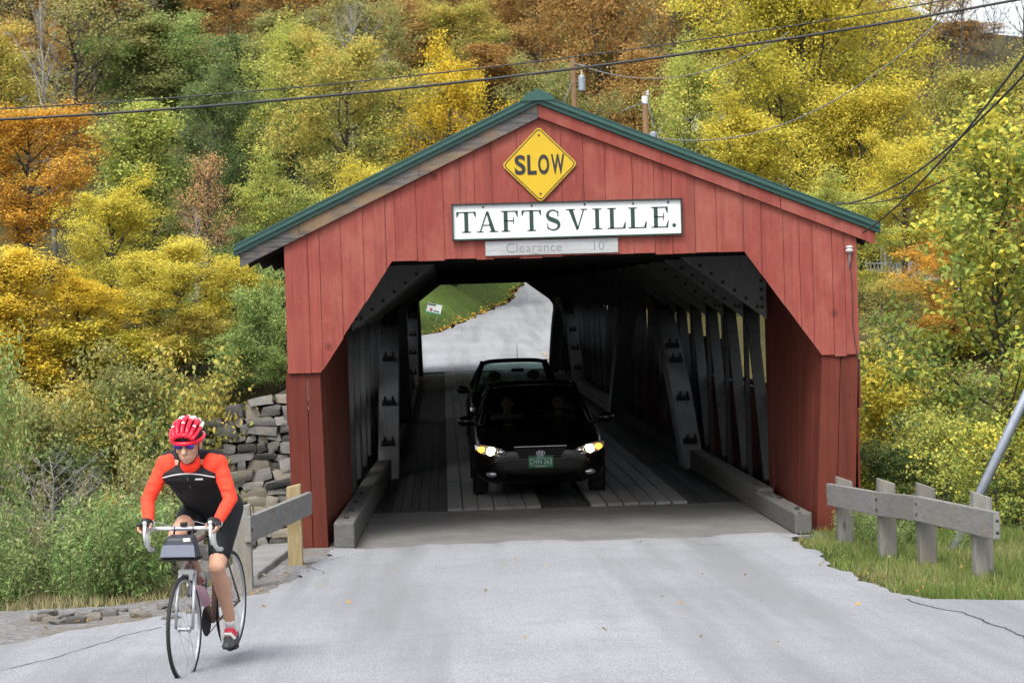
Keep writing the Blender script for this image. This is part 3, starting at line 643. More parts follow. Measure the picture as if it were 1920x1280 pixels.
tree(-13.39, 98.00, 9.79, 5.76, 'green', 'r2', 'deep green tree in the shade behind the lime tree', 'tree', 'autumn trees on the far hillside', 'autumn_tree')
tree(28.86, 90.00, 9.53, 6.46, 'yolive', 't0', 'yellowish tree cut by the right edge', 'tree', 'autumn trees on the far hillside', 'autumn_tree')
tree(-8.28, 59.50, 3.71, 2.98, 'palegreen', 'b0', 'light green bush above the stone wall, against the red portal', 'bush', 'bushes along the far bank', 'bush')
tree(-7.41, 59.20, 2.37, 2.18, 'palegreen', 'b1', 'pale green bush touching the portal wall over the stones', 'bush', 'bushes along the far bank', 'bush')
tree(-10.85, 62.00, 1.78, 3.47, 'yolive', 'b0', 'olive bush behind the cyclist', 'bush', 'bushes along the far bank', 'bush')
tree(-12.25, 61.50, 1.20, 3.66, 'yellow', 'b2', 'yellow leaved bush left behind the cyclist helmet', 'bush', 'bushes along the far bank', 'bush')
tree(-13.90, 62.00, 2.11, 4.09, 'yellow', 'b0', 'yellow bush in the thicket left of the cyclist', 'bush', 'bushes along the far bank', 'bush')
tree(-15.85, 61.50, 2.76, 4.47, 'yellow', 'b1', 'yellow bush in the thicket at the left', 'bush', 'bushes along the far bank', 'bush')
tree(-17.57, 61.00, 2.69, 4.44, 'gold', 'b0', 'yellow flecked bush at the left edge', 'bush', 'bushes along the far bank', 'bush')
tree(-16.51, 58.00, 3.34, 4.68, 'yolive', 'b2', 'dark olive bush low at the left edge of the bank', 'bush', 'bushes along the far bank', 'bush')
tree(-14.01, 58.00, 3.04, 4.68, 'yolive', 'b0', 'yellow flecked bush above the roadside weeds', 'bush', 'bushes along the far bank', 'bush')
tree(-11.77, 57.00, 6.39, 4.79, 'green', 'b2', 'dark green bush behind the cyclist arm', 'bush', 'bushes along the far bank', 'bush')
tree(-14.93, 54.00, 4.82, 4.83, 'green', 'b0', 'dark bush just over the tops of the weeds', 'bush', 'bushes along the far bank', 'bush')
tree(-12.23, 53.00, 5.15, 3.86, 'olive', 'b2', 'shaded bush between the weeds and the cyclist', 'bush', 'bushes along the far bank', 'bush')
tree(-16.59, 53.00, 5.28, 3.96, 'olive', 'b0', 'shaded bush at the left edge over the weeds', 'bush', 'bushes along the far bank', 'bush')
tree(15.96, 62.00, 1.77, 3.47, 'olive', 'b2', 'olive bush beside the right portal wall', 'bush', 'bushes along the far bank', 'bush')
tree(17.60, 62.00, 1.20, 4.09, 'yellow', 'b0', 'yellowing bush right of the portal across the river', 'bush', 'bushes along the far bank', 'bush')
tree(19.89, 62.00, 1.20, 4.50, 'olive', 'b0', 'dull green bush at the right edge across the river', 'bush', 'bushes along the far bank', 'bush')
tree(14.51, 58.00, 2.71, 3.12, 'green', 'b0', 'dark green bush right of the portal leg', 'bush', 'bushes along the far bank', 'bush')
tree(15.85, 56.00, 3.66, 3.81, 'green', 'b2', 'dark green bush behind the guardrail', 'bush', 'bushes along the far bank', 'bush')
tree(18.16, 56.00, 3.74, 4.19, 'olive', 'b0', 'olive bush low at the right edge across the river', 'bush', 'bushes along the far bank', 'bush')
tree(18.44, 72.00, 2.03, 5.01, 'yolive', 'b2', 'yellow olive bush below the white porch', 'bush', 'bushes along the far bank', 'bush')
tree(19.82, 68.00, 1.30, 5.24, 'olive', 'b0', 'olive bush below the small orange tree', 'bush', 'bushes along the far bank', 'bush')
tree(23.05, 72.00, 2.26, 5.46, 'yolive', 'b0', 'yellowish bush at the right edge below the rusty tree', 'bush', 'bushes along the far bank', 'bush')
tree(14.73, 60.00, 2.65, 3.59, 'yolive', 'b2', 'yellow bush close to the right portal wall across the river', 'bush', 'bushes along the far bank', 'bush')
tree(16.12, 59.00, 2.78, 4.34, 'yolive', 'b2', 'yellow flecked bush over the water right of the portal', 'bush', 'bushes along the far bank', 'bush')
tree(18.31, 59.00, 2.22, 4.74, 'olive', 'b2', 'thin olive bush over the water at the right', 'bush', 'bushes along the far bank', 'bush')
tree(-8.94, 59.50, 1.86, 2.98, 'palegreen', 'b0', 'light green bush on the bank above the stone wall, left one', 'bush', 'bushes along the far bank', 'bush')
tree(-7.53, 58.90, 1.23, 2.17, 'palegreen', 'b2', 'light green bush on the bank between the stone wall and the portal', 'bush', 'bushes along the far bank', 'bush')
tree(-15.80, 54.00, 6.19, 4.65, 'olive', 'b0', 'dull olive bush in the shade at the left, over the weeds', 'bush', 'bushes along the far bank', 'bush')
tree(-12.74, 57.50, 4.49, 4.27, 'olive', 'b0', 'olive bush on the far bank left of the cyclist shoulder', 'bush', 'bushes along the far bank', 'bush')
tree(-11.16, 57.00, 7.53, 5.65, 'yolive', 'b2', 'yellow flecked bush directly behind the cyclist helmet', 'bush', 'bushes along the far bank', 'bush')
tree(-14.23, 57.00, 4.29, 4.24, 'yolive', 'b2', 'twiggy bush on the far bank over the left weeds', 'bush', 'bushes along the far bank', 'bush')
tree(-1.86, 101.00, 1.20, 2.65, 'orange', 'b0', 'orange bush at the top of the lawn beyond the bridge', 'bush', 'bushes along the far bank', 'bush')
tree(-3.05, 104.00, 1.20, 3.32, 'yolive', 'b1', 'yellow bush at the top of the lawn beyond the bridge', 'bush', 'bushes along the far bank', 'bush')
tree(-0.77, 108.00, 1.20, 3.73, 'rust', 'b0', 'brown bush at the top of the lawn, mostly hidden by the beam', 'bush', 'bushes along the far bank', 'bush')
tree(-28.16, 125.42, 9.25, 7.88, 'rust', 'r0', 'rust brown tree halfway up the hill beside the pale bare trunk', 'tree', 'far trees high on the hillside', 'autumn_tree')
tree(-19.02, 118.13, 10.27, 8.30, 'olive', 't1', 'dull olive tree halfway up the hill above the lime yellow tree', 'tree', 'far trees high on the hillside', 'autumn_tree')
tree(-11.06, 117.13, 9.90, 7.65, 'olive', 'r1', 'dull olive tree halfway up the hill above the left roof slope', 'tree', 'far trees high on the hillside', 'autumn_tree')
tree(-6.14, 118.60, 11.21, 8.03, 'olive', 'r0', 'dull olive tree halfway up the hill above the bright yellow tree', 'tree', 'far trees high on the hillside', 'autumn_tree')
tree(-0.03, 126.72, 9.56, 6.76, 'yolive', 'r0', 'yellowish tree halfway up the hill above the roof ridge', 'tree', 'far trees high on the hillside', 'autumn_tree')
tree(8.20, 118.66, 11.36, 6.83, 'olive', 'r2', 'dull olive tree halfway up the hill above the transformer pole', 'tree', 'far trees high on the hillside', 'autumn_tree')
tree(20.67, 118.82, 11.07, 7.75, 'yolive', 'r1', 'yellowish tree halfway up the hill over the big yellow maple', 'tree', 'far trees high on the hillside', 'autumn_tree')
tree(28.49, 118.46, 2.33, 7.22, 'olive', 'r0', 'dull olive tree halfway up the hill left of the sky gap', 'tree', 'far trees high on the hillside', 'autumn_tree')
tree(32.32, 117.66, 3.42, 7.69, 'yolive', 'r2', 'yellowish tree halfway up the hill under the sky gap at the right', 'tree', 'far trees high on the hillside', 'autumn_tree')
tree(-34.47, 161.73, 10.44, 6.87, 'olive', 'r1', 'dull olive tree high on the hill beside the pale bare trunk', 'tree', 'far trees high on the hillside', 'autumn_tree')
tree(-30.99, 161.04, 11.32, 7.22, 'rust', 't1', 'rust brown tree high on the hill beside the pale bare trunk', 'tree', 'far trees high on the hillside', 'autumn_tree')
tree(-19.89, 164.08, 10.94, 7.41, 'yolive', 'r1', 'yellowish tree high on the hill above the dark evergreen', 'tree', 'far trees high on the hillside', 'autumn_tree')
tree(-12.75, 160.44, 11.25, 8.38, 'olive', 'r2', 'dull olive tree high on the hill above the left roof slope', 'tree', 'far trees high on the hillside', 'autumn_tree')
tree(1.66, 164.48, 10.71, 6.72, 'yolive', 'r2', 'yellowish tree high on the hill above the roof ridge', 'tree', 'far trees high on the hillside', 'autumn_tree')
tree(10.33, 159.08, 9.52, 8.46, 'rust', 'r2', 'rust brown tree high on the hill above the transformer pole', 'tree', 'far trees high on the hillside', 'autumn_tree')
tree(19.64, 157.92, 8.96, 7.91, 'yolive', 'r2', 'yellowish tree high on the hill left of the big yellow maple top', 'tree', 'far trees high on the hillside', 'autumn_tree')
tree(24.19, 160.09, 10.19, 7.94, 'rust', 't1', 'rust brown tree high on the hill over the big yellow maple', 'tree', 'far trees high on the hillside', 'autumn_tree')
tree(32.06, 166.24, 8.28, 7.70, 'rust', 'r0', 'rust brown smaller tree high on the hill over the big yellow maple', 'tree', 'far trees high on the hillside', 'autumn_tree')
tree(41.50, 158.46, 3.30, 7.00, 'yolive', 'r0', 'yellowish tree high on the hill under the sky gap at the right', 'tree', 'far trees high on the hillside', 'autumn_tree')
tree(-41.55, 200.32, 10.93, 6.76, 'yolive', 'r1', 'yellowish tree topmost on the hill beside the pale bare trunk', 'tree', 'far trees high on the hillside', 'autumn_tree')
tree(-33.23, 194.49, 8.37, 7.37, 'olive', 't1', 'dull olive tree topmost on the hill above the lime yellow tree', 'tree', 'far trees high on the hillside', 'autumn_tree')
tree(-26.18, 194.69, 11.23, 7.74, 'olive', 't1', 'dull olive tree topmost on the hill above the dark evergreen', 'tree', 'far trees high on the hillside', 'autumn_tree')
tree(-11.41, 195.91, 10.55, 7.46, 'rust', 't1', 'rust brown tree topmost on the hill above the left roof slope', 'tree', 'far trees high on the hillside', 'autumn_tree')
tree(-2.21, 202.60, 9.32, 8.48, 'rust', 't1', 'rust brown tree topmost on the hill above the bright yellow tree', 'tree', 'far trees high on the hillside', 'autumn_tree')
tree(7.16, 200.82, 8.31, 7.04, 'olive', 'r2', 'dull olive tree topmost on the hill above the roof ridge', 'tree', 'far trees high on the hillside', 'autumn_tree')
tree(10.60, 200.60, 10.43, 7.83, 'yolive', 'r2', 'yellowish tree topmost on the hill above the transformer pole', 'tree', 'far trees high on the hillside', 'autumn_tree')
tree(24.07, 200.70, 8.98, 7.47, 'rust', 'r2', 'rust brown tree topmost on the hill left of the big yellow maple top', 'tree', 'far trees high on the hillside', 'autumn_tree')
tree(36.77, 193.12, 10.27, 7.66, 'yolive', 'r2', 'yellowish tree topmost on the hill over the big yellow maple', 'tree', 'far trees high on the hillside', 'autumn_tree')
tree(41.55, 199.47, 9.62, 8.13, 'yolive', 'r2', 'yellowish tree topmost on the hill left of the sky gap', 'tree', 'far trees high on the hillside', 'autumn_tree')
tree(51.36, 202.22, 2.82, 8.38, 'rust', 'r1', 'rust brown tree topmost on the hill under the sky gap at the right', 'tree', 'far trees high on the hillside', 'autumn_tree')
tree(-20.76, 90.00, 14.74, 4.04, None, 'bare2', 'pale leafless tree with a whitish trunk at the upper left', 'tree', None, 'bare_tree', bark=BIRCH)
tree(-6.48, 112.00, 12.35, 4.81, None, 'bare', 'leafless grey tree at the top, left of the bright yellow tree', 'tree', None, 'bare_tree', bark=BIRCH)
tree(35.60, 135.00, 13.91, 4.86, None, 'bare2', 'dark bare tree against the sky gap, left one', 'tree', None, 'bare_tree', bark=BARK)
tree(39.06, 140.00, 13.30, 4.62, None, 'bare', 'dark bare tree against the sky gap at the upper right', 'tree', None, 'bare_tree', bark=BARK)
tree(38.80, 132.00, 14.65, 4.77, None, 'bare2', 'dark bare tree in the top right corner', 'tree', None, 'bare_tree', bark=BARK)
tree(-11.64, 70.00, 6.51, 2.01, None, 'bare2', 'pale leafless sapling among yellow leaves left of the roof', 'tree', None, 'bare_tree', bark=BIRCH)
tree(-5.89, -0.50, 2.30, 1.90, None, 'bare', 'tangle of grey bare twigs above the weeds', 'bush', None, 'bare_bush', bark=BIRCH, z=-.9)
tree(5.87, 3.00, 7.20, 3.96, 'sapling', 'n0', 'leafy green and yellow sapling at the right edge, close to the road', 'tree', 'bushes on the near right bank', 'sapling')
tree(4.87, 6.00, 4.76, 2.62, 'yellow', 'n0', 'yellow leaved bush right beside the red portal', 'bush', 'bushes on the near right bank', 'bush')
tree(5.86, 2.50, 3.66, 2.01, 'sapling', 'n0', 'yellow green bush at the right edge beneath the sapling', 'bush', 'bushes on the near right bank', 'bush')
tree(4.81, 7.00, 4.32, 2.38, 'sapling', 'b2', 'bush of small leaves at the foot of the portal right of the wall', 'bush', 'bushes on the near right bank', 'bush')
tree(4.39, 0.80, 1.64, 1.37, 'lime', 'n1', 'light green big leaved bush above the guardrail', 'bush', 'bushes on the near right bank', 'bush')
tree(3.96, 1.20, 1.32, 1.52, 'green', 'b0', 'low dark green bush behind the guardrail posts', 'bush', 'bushes on the near right bank', 'bush')
tree(4.77, 0.00, 1.37, 1.57, 'sapling', 'n1', 'yellowing bush around the foot of the leaning pipe', 'bush', 'bushes on the near right bank', 'bush')
tree(4.77, 9.00, 4.78, 2.63, 'green', 'b0', 'dark bush tucked against the outside of the bridge', 'bush', 'bushes on the near right bank', 'bush')
tree(-6.36, -1.50, 2.56, 0.97, 'palegreen', 'n1', 'pale green bush reaching in at the left edge above the weeds', 'bush', None, 'bush')
tree(-4.64, -3.60, 0.86, 0.47, 'vine', 'n1', 'yellow and orange leaved plant among the weeds left of the cyclist', 'plant', None, 'bush')
# ------------------------------------------------------------------ weeds, grass, fallen leaves
def weed_mesh(seed, tall=False):
    rng = np.random.default_rng(seed); P = []; rv = []; st = MB()
    for s in range(9 if not tall else 4):
        a = rng.uniform(0, 6.28); l = rng.uniform(.55, .95) if not tall else rng.uniform(1.05, 1.5); sp = rng.uniform(.1, .42)
        b = np.array([rng.normal()*.1, rng.normal()*.1, 0]); tip = b+np.array([math.cos(a)*sp, math.sin(a)*sp, l])
        ctrl = b*.5+tip*.5+np.array([-math.cos(a), -math.sin(a), 0])*sp*.3
        bez = lambda t: (1-t)**2*b+2*t*(1-t)*ctrl+t*t*tip
        st.tube([bez(t) for t in (0, .33, .66, 1)], [.006, .005, .004, .0015], 4, caps=False)
        n_ = 95 if not tall else 90; cr = rng.random()
        for k in range(n_):
            t = rng.uniform(.12, 1) if not tall else rng.uniform(.5, 1)
            w = .11*(1-t*.6) if not tall else .03*(1.15-t)*2
            P.append(bez(t)+rng.normal(size=3)*w); rv.append(.35*cr+.45*rng.random()+(.15*t if not tall else .2))
    return st, leaves_mesh('foliage', np.array(P), np.array(rv), .062 if not tall else .03, rng, .32, .1)
STEM = plain('weed_stem', (.16, .16, .07), .8)
WM = [weed_mesh(50+i) for i in range(4)]+[weed_mesh(60+i, True) for i in range(2)]
wme = []
for i, (st, lm) in enumerate(WM):
    me = bpy.data.meshes.new('stem'); me.from_pydata(st.v, [], st.f); me.materials.append(STEM); lm.materials.append(PAL['weed' if i < 4 else 'straw']); wme.append((me, lm))
wq = random.Random(17)
def weed(x, y, i, sc, label, group, name):
    o = empty(name, (x, y, gz(x, y)-.02), wq.uniform(0, 6.28)); o.scale = (sc*1.1, sc*1.1, sc); tag(o, label, 'plant', group)
    link('stem', wme[i][0], None, o); link('foliage', wme[i][1], None, o)
for k in range(62):
    y = wq.uniform(-6.1, -3.2); x = wq.uniform(-8.2, -4.25-.12*(y+6.1)*0)
    if y < -5.6 and x > -4.5: x -= .5
    weed(x, y, wq.randrange(4), wq.uniform(.6, 1.12)*(1 if y > -5.5 else .75), 'feathery green weed in the thick clump at the left roadside', 'weeds in the left roadside clump', 'weed')
for k, (x, y) in enumerate(((-6.05, -4.6), (-5.4, -4.3), (-5.15, -4.5), (-4.85, -3.9), (-4.75, -4.2), (-4.3, -3.4), (-4.45, -3.1), (-6.3, -4.3))):
    weed(x, y, 4+k % 2, wq.uniform(.8, 1.0), 'tall straw coloured seed stalk sticking up out of the left weeds', 'seed stalks above the left weeds', 'seed_stalk')
for k in range(16):
    weed(wq.uniform(2.9, 3.5)+.0*k, wq.uniform(-2.6, -.2), wq.randrange(4), wq.uniform(.25, .5), 'low green weed at the foot of the right portal leg', 'weeds at the right portal foot', 'weed')
for k in range(12):
    weed(wq.uniform(3.5, 5.6), wq.uniform(-5.5, -2), wq.randrange(4), wq.uniform(.3, .6), 'green weed behind the right guardrail', 'weeds behind the right guardrail', 'weed')
def blades(name, n, reg, hgt, seed, pal, label, wid=.012, dens=None):
    rng = np.random.default_rng(seed); x0, x1, y0, y1 = reg; P = []
    X = rng.uniform(x0, x1, n*3); Y = rng.uniform(y0, y1, n*3); keep = dens(X, Y, rng); X, Y = X[keep][:n], Y[keep][:n]; n = len(X)
    Z = ground(X, Y)+.0; h = hgt*rng.uniform(.35, 1.3, n)*(.7+.6*(np.sin(X*3.1+Y*2.3)*.5+.5)); a = rng.uniform(0, 6.28, n); l = rng.normal(0, .35, (n, 2))*h[:, None]
    V = np.empty((n, 3, 3)); w = wid*rng.uniform(.6, 1.4, n)
    V[:, 0] = np.stack([X-np.cos(a)*w/2, Y-np.sin(a)*w/2, Z], 1); V[:, 1] = np.stack([X+np.cos(a)*w/2, Y+np.sin(a)*w/2, Z], 1)
    V[:, 2] = np.stack([X+l[:, 0], Y+l[:, 1], Z+h], 1)
    me = bpy.data.meshes.new(name); me.vertices.add(n*3); me.vertices.foreach_set('co', V.ravel()); me.loops.add(n*3); me.loops.foreach_set('vertex_index', np.arange(n*3, dtype=np.int32))
    me.polygons.add(n); me.polygons.foreach_set('loop_start', np.arange(0, n*3, 3, dtype=np.int32))
    at = me.attributes.new('rv', 'FLOAT', 'FACE'); pt = np.sin(X*1.7+1)*np.sin(Y*1.3)*.22
    at.data.foreach_set('value', np.clip(rng.normal(.5, .2, n)+pt, 0, 1).astype(np.float32)); me.update(); me.validate()
    return tag(link(name, me, PAL[pal]), label, 'grass', kind='stuff')
rex = [p[0] for p in sorted(right_edge, key=lambda p: p[1])]; rey = [p[1] for p in sorted(right_edge, key=lambda p: p[1])]
def dens_r(X, Y, rng):
    e = np.interp(Y, rey, rex); yl = np.interp(X, [2, 2.9, 9], [-8.5, -8.85, -9.6])
    d = np.minimum(X-e, (Y-yl)); return (d > 0) & (rng.random(len(X)) < np.clip(d*2.5, .12, 1))
blades('grass', 60000, (1.95, 7.0, -9.6, -.1), .085, 3, 'blade', 'short green and straw grass on the right verge', dens=dens_r)
lex = [p[0] for p in sorted(left_edge, key=lambda p: p[1])]; ley = [p[1] for p in sorted(left_edge, key=lambda p: p[1])]
def dens_l(X, Y, rng):
    e = np.interp(Y, ley, lex)-.25; return (X < e) & (Y > -6.9+.1*X*0) & (rng.random(len(X)) < np.clip((Y+6.9)*.8, .08, 1))
blades('dry_grass', 9000, (-9, -3.7, -7.0, -3), .10, 4, 'straw', 'dry straw grass at the foot of the left weeds', dens=dens_l)

def litter(name, pts, size, pal, label, seed):
    rng = np.random.default_rng(seed); P = np.array(pts); me = leaves_mesh(name, P, rng.uniform(0, 1, len(P)), size, rng, .7, 1.6, .3)
    return tag(link(name, me, PAL[pal]), label, 'leaves', kind='stuff')
lr = np.random.default_rng(8); L1 = []
fl = [p for p in far_line if p[1] < 112]
for k in range(420):
    i = lr.integers(0, len(fl)-1); t = lr.random(); x = fl[i][0]+(fl[i+1][0]-fl[i][0])*t-abs(lr.normal(.1, .25)); y = fl[i][1]+(fl[i+1][1]-fl[i][1])*t+lr.normal(0, .25); L1.append((x, y, gz(x, y)+.06))
for k in range(160):
    x, y = lr.uniform(-6, -2.6), lr.uniform(60, 73); L1.append((x, y, gz(x, y)+.06))
for k in range(80):
    x, y = lr.uniform(2.4, 3.4), lr.uniform(59.5, 64); L1.append((x, y, gz(x, y)+.06))
litter('fallen_leaves', L1, .14, 'orange', 'fallen orange leaves along the road edge beyond the bridge', 1)
L2 = []
for k in range(26):
    y = lr.uniform(-8.8, -.8); e = float(np.interp(y, rey, rex)); x = e+abs(lr.normal(0, .5))-.12; L2.append((x, y, nz(x, y)+.02+(.02 if x > e else 0)))
for k in range(40):
    y = lr.uniform(-8.5, -3); e = float(np.interp(y, ley, lex)); x = e-abs(lr.normal(0, .4))+.1; L2.append((x, y, nz(x, y)+.012))
for k in range(22):
    x, y = lr.uniform(-3.5, 1.8), lr.uniform(-13, -1); L2.append((x, y, nz(x, y)+.018))
litter('scattered_leaves', L2, .045, 'rust', 'few fallen leaves scattered along the near road edges', 2)
# ------------------------------------------------------------------ stone work
STN = []
for i, c in enumerate(((.29, .28, .258), (.39, .38, .36), (.42, .38, .31), (.24, .235, .227))):
    m = NT('field_stone', .9, .2); n1 = m.noise(6, 6, None, .7); n2 = m.noise(1.5, 3)
    k = m.mix(tuple(v*.55 for v in c), c, m.ramp(n1, [(.3, 0.), (.65, 1.)])); k = m.mix(k, (c[0]*1.15, c[1]*.95, c[2]*.7), m.ramp(n2, [(.5, 0.), (.7, .6)]))
    k = m.mix(k, tuple(v*.5 for v in c), m.ramp(m.orand(), [(0, 0.), (1, .6)])); m.color(k); m.bump(n1, .9, .05); STN.append(m.mat)
def stone_mesh(seed, mat, sub=2):
    bm = bmesh.new(); bmesh.ops.create_cube(bm, size=2); q = random.Random(seed)
    for v in bm.verts: v.co = Vector([c*q.uniform(.55, 1.1) for c in v.co])
    bmesh.ops.subdivide_edges(bm, edges=bm.edges[:], cuts=sub, use_grid_fill=True)
    for v in bm.verts:
        c = v.co; m_ = max(abs(c.x), abs(c.y), abs(c.z)); d = c.normalized()
        v.co = c.lerp(d*m_*1.12, .42)+Vector([q.uniform(-.08, .08) for _ in range(3)])
    me = bpy.data.meshes.new('stone'); bm.to_mesh(me); bm.free(); me.materials.append(mat)
    me.polygons.foreach_set('use_smooth', [True]*len(me.polygons)); me.set_sharp_from_angle(angle=R(38)); return me
SM = [stone_mesh(i, STN[i % 4]) for i in range(16)]
WALL = empty('stone_wall', (-7, 57.7, -7)); tag(WALL, 'rough dry laid stone wall below the far end of the bridge', 'wall')
wq = random.Random(21); z = -7.4
while z < -.5:
    h = wq.uniform(.22, .44); x = -12.4+wq.uniform(0, .4)
    while x < -3.4:
        w = wq.choice((.3, .42, .55, .7, 1.0))*wq.uniform(.85, 1.15)
        top = min(-.1, -.12+(x+w/2+7.0)*.45)
        if z+h*.6 < top:
            hh = h*wq.uniform(.9, 1.4); w2 = w*wq.uniform(1.0, 1.2)
            o = link('stone', wq.choice(SM), None, WALL); o.location = (x+w/2+7, wq.uniform(-.08, .06)-.35, z+h/2+7+wq.uniform(-.05, .05))
            o.scale = (w2*.55, wq.uniform(.34, .46), hh*.56); o.rotation_euler = (wq.uniform(-.06, .06), wq.uniform(-.16, .16)+(math.pi if wq.random() < .5 else 0), wq.uniform(-.1, .1))
        x += w
    z += h
MB().prism_y([(-12.6+7, -.6), (-3.3+7, -.6), (-3.3+7, 6.4), (-7+7, 6.7), (-12.6+7, 4.2)], -.2, .3).build('rubble_core', plain('dark_rubble', (.08, .075, .065), .95), WALL)
BOUL = [(-5.35, -1.9, .42, .3), (-4.75, -2.6, .5, .28), (-4.3, -3.3, .42, .26), (-5.0, -1.1, .6, .35), (-4.1, -2.4, .34, .22), (-4.5, -1.3, .45, .3), (-3.95, -3.9, .25, .14)]
BL = ['grey boulder leaning behind the cyclist handlebar, furthest left', 'long grey boulder beside the weeds behind the bicycle', 'grey rock behind the front wheel of the bicycle', 'big grey rock behind the weeds near the bank edge', 'grey rock between the boulders and the guardrail post', 'rounded rock on the bank left of the concrete kerb', 'small flat rock by the nearest left guardrail post']
for (x, y, r, h), lb in zip(BOUL, BL):
    o = link('boulder', wq.choice(SM[:4]), None); o.location = (x, y, gz(x, y)+h*.4); o.scale = (r, r*.7, h); o.rotation_euler = (wq.uniform(-.3, .3), wq.uniform(-.3, .3), wq.uniform(0, 3)); tag(o, lb, 'rock', 'rocks on the left bank')
for k in range(26):
    x, y = wq.uniform(-6.2, -3.4), wq.uniform(-8.6, -6.6); r = wq.uniform(.03, .11)
    if k < 20 : x = wq.uniform(-4.9, -3.5); y = -7.2+.45*(x+4)+wq.uniform(-.5, .4)
    o = link('pebble', SM[k % 16], None); o.location = (x, y, nz(x, y)+r*.05); o.scale = (r, r*.8, r*.3); o.rotation_euler = (0, 0, wq.uniform(0, 6)); tag(o, 'loose grey stone lying on the gravel at the left road edge', 'stone', 'loose stones on the left shoulder')
mb = MB(); mb.prism_y([(-3.62, -.5), (-3.2, -.5), (-3.2, .06), (-3.62, .05)], -4.2, .0)
o = mb.build('concrete_kerb', CONC, None, bevel=.02); tag(o, 'low pale concrete kerb between the left guardrail and the portal', 'kerb'); o.rotation_euler = (R(-2.2), 0, R(-1.5))

# ------------------------------------------------------------------ guardrails
def post(x, y, h, name='post', mat=W_Z, parent=None, w=.16, d=.12, sl=.03):
    z0 = gz(x, y)-.25; z1 = nz(x, y)+h
    vs = [(x-w/2, y-d/2, z0), (x+w/2, y-d/2, z0), (x+w/2, y+d/2, z0), (x-w/2, y+d/2, z0), (x-w/2, y-d/2, z1+sl), (x+w/2, y-d/2, z1-sl), (x+w/2, y+d/2, z1-sl), (x-w/2, y+d/2, z1+sl)]
    return MB().add(vs, [(3, 2, 1, 0), (4, 5, 6, 7), (0, 1, 5, 4), (1, 2, 6, 5), (2, 3, 7, 6), (3, 0, 4, 7)]).build(name, mat, parent, bevel=.012)
GR = empty('guardrail'); tag(GR, 'grey plank guardrail on four posts along the right verge', 'guardrail')
RP = [(2.78, -1.55, .66), (2.82, -3.7, .72), (3.0, -4.7, .71), (3.15, -6.3, .69)]
for x, y, h in RP: post(x, y, h, 'post', W_Z, GR, .165, .14)
def rail(p, q_, w, t, parent, mat=W_Y):
    return MB().bar(p, q_, t, w).build('rail', mat, parent, bevel=.008)
RR = [(2.66, -1.3, .54), (2.72, -3.74, .655), (2.9, -4.78, .70), (3.12, -7.0, .75)]
for a, b in zip(RR[:-1], RR[1:]):
    d = (Vector(b)-Vector(a)).normalized()*.012; rail(Vector(a)+d*0, Vector(b)-d, .235, .06, GR)
GL = empty('guardrail'); tag(GL, 'short weathered guardrail with a sloping plank left of the portal', 'guardrail')
YWOOD = wood('yellowish_wood', (.26, .2, .1), (.42, .34, .19), (.2, .15, .07), .5, axis=(30, 30, 3))
post(-3.06, -2.4, .81, 'post', YWOOD, GL, .15, .12, -.015); post(-3.36, -5.1, .74, 'post', W_Z, GL, .17, .13, -.02)
rail((-2.92, -2.15, .70), (-3.30, -5.2, .745), .235, .06, GL); rail((-3.31, -5.22, .745), (-3.75, -7.3, .74), .235, .06, GL) if False else None

for (x, y, h), rl in zip(RP, RR):
    for dz in (-.05, .05): MB().lathe([(.014, 0), (.014, .012), (.007, .018)], (rl[0]-.035+.02, rl[1]-.08, rl[2]+dz), (-.94, -.34, 0), 8).build('bolt', IRON, GR)
for x, y, zz in ((-3.0, -2.5, .705), (-3.3, -5.12, .745)): MB().lathe([(.014, 0), (.014, .012), (.007, .018)], (x+.03, y-.06, zz), (.9, -.4, 0), 8).build('bolt', IRON, GL)
# ------------------------------------------------------------------ signs
SG = empty('warning_sign', (-.325, -.06, 4.265)); tag(SG, 'yellow diamond SLOW sign on the gable of the bridge', 'sign')
def rdiamond(r, cr=.045):
    pts = []
    for k in range(4):
        a = math.pi/2*k-math.pi/2; c = Vector((math.cos(a), math.sin(a)))*(r-cr*1.414)
        for j in range(6):
            t = a-math.pi/4+math.pi/2*j/5; pts.append((c.x+cr*math.cos(t), c.y+cr*math.sin(t)))
    return pts
YEL = plain('yellow_sign_sheet', (.64, .42, .008), .45, 0, .4, .08, 6); BLK = plain('black_sign_paint', (.02, .02, .018), .5); DGRN = plain('dark_green_sign_paint', (.012, .05, .035), .5)
MB().prism_y(rdiamond(.43), 0, .012).build('plate', YEL, SG)
b1 = rdiamond(.412, .04); b2 = rdiamond(.398, .036); n_ = len(b1)
MB().add([(x, -.003, z) for x, z in b1]+[(x, -.003, z) for x, z in b2], [(i, (i+1) % n_, n_+(i+1) % n_, n_+i) for i in range(n_)]).build('border', BLK, SG)
for ch, x, wd_ in zip('SLOW', (-.222, -.088, .045, .205), (.122, .105, .125, .152)):
    tm = text_mesh(ch, .32, .001, 1, .009); xs_ = [v.co.x for v in tm.vertices]; zs_ = [v.co.y for v in tm.vertices]
    tm.transform(Matrix.Translation((-(max(xs_)+min(xs_))/2, -(max(zs_)+min(zs_))/2, 0))); tm.transform(Matrix.Diagonal((wd_/(max(xs_)-min(xs_)), .224/(max(zs_)-min(zs_)), 1, 1)))
    t = link('letter', tm, BLK, SG); t.rotation_euler = (R(90), 0, 0); t.location = (x, -.004, 0)
for z in (.33, -.33): MB().lathe([(.012, 0), (.012, .006), (.006, .009)], (0, -.001, z), (0, -1, 0), 8).build('bolt', IRON, SG)
NS = empty('name_board', (-.03, -.06, 3.635)); tag(NS, 'long white TAFTSVILLE name board with dark frame over the bridge opening', 'sign'); NS.rotation_euler = (0, R(.1), 0)
WHT = plain('white_sign_paint', (.78, .8, .8), .5, 0, .4, .04, 4)
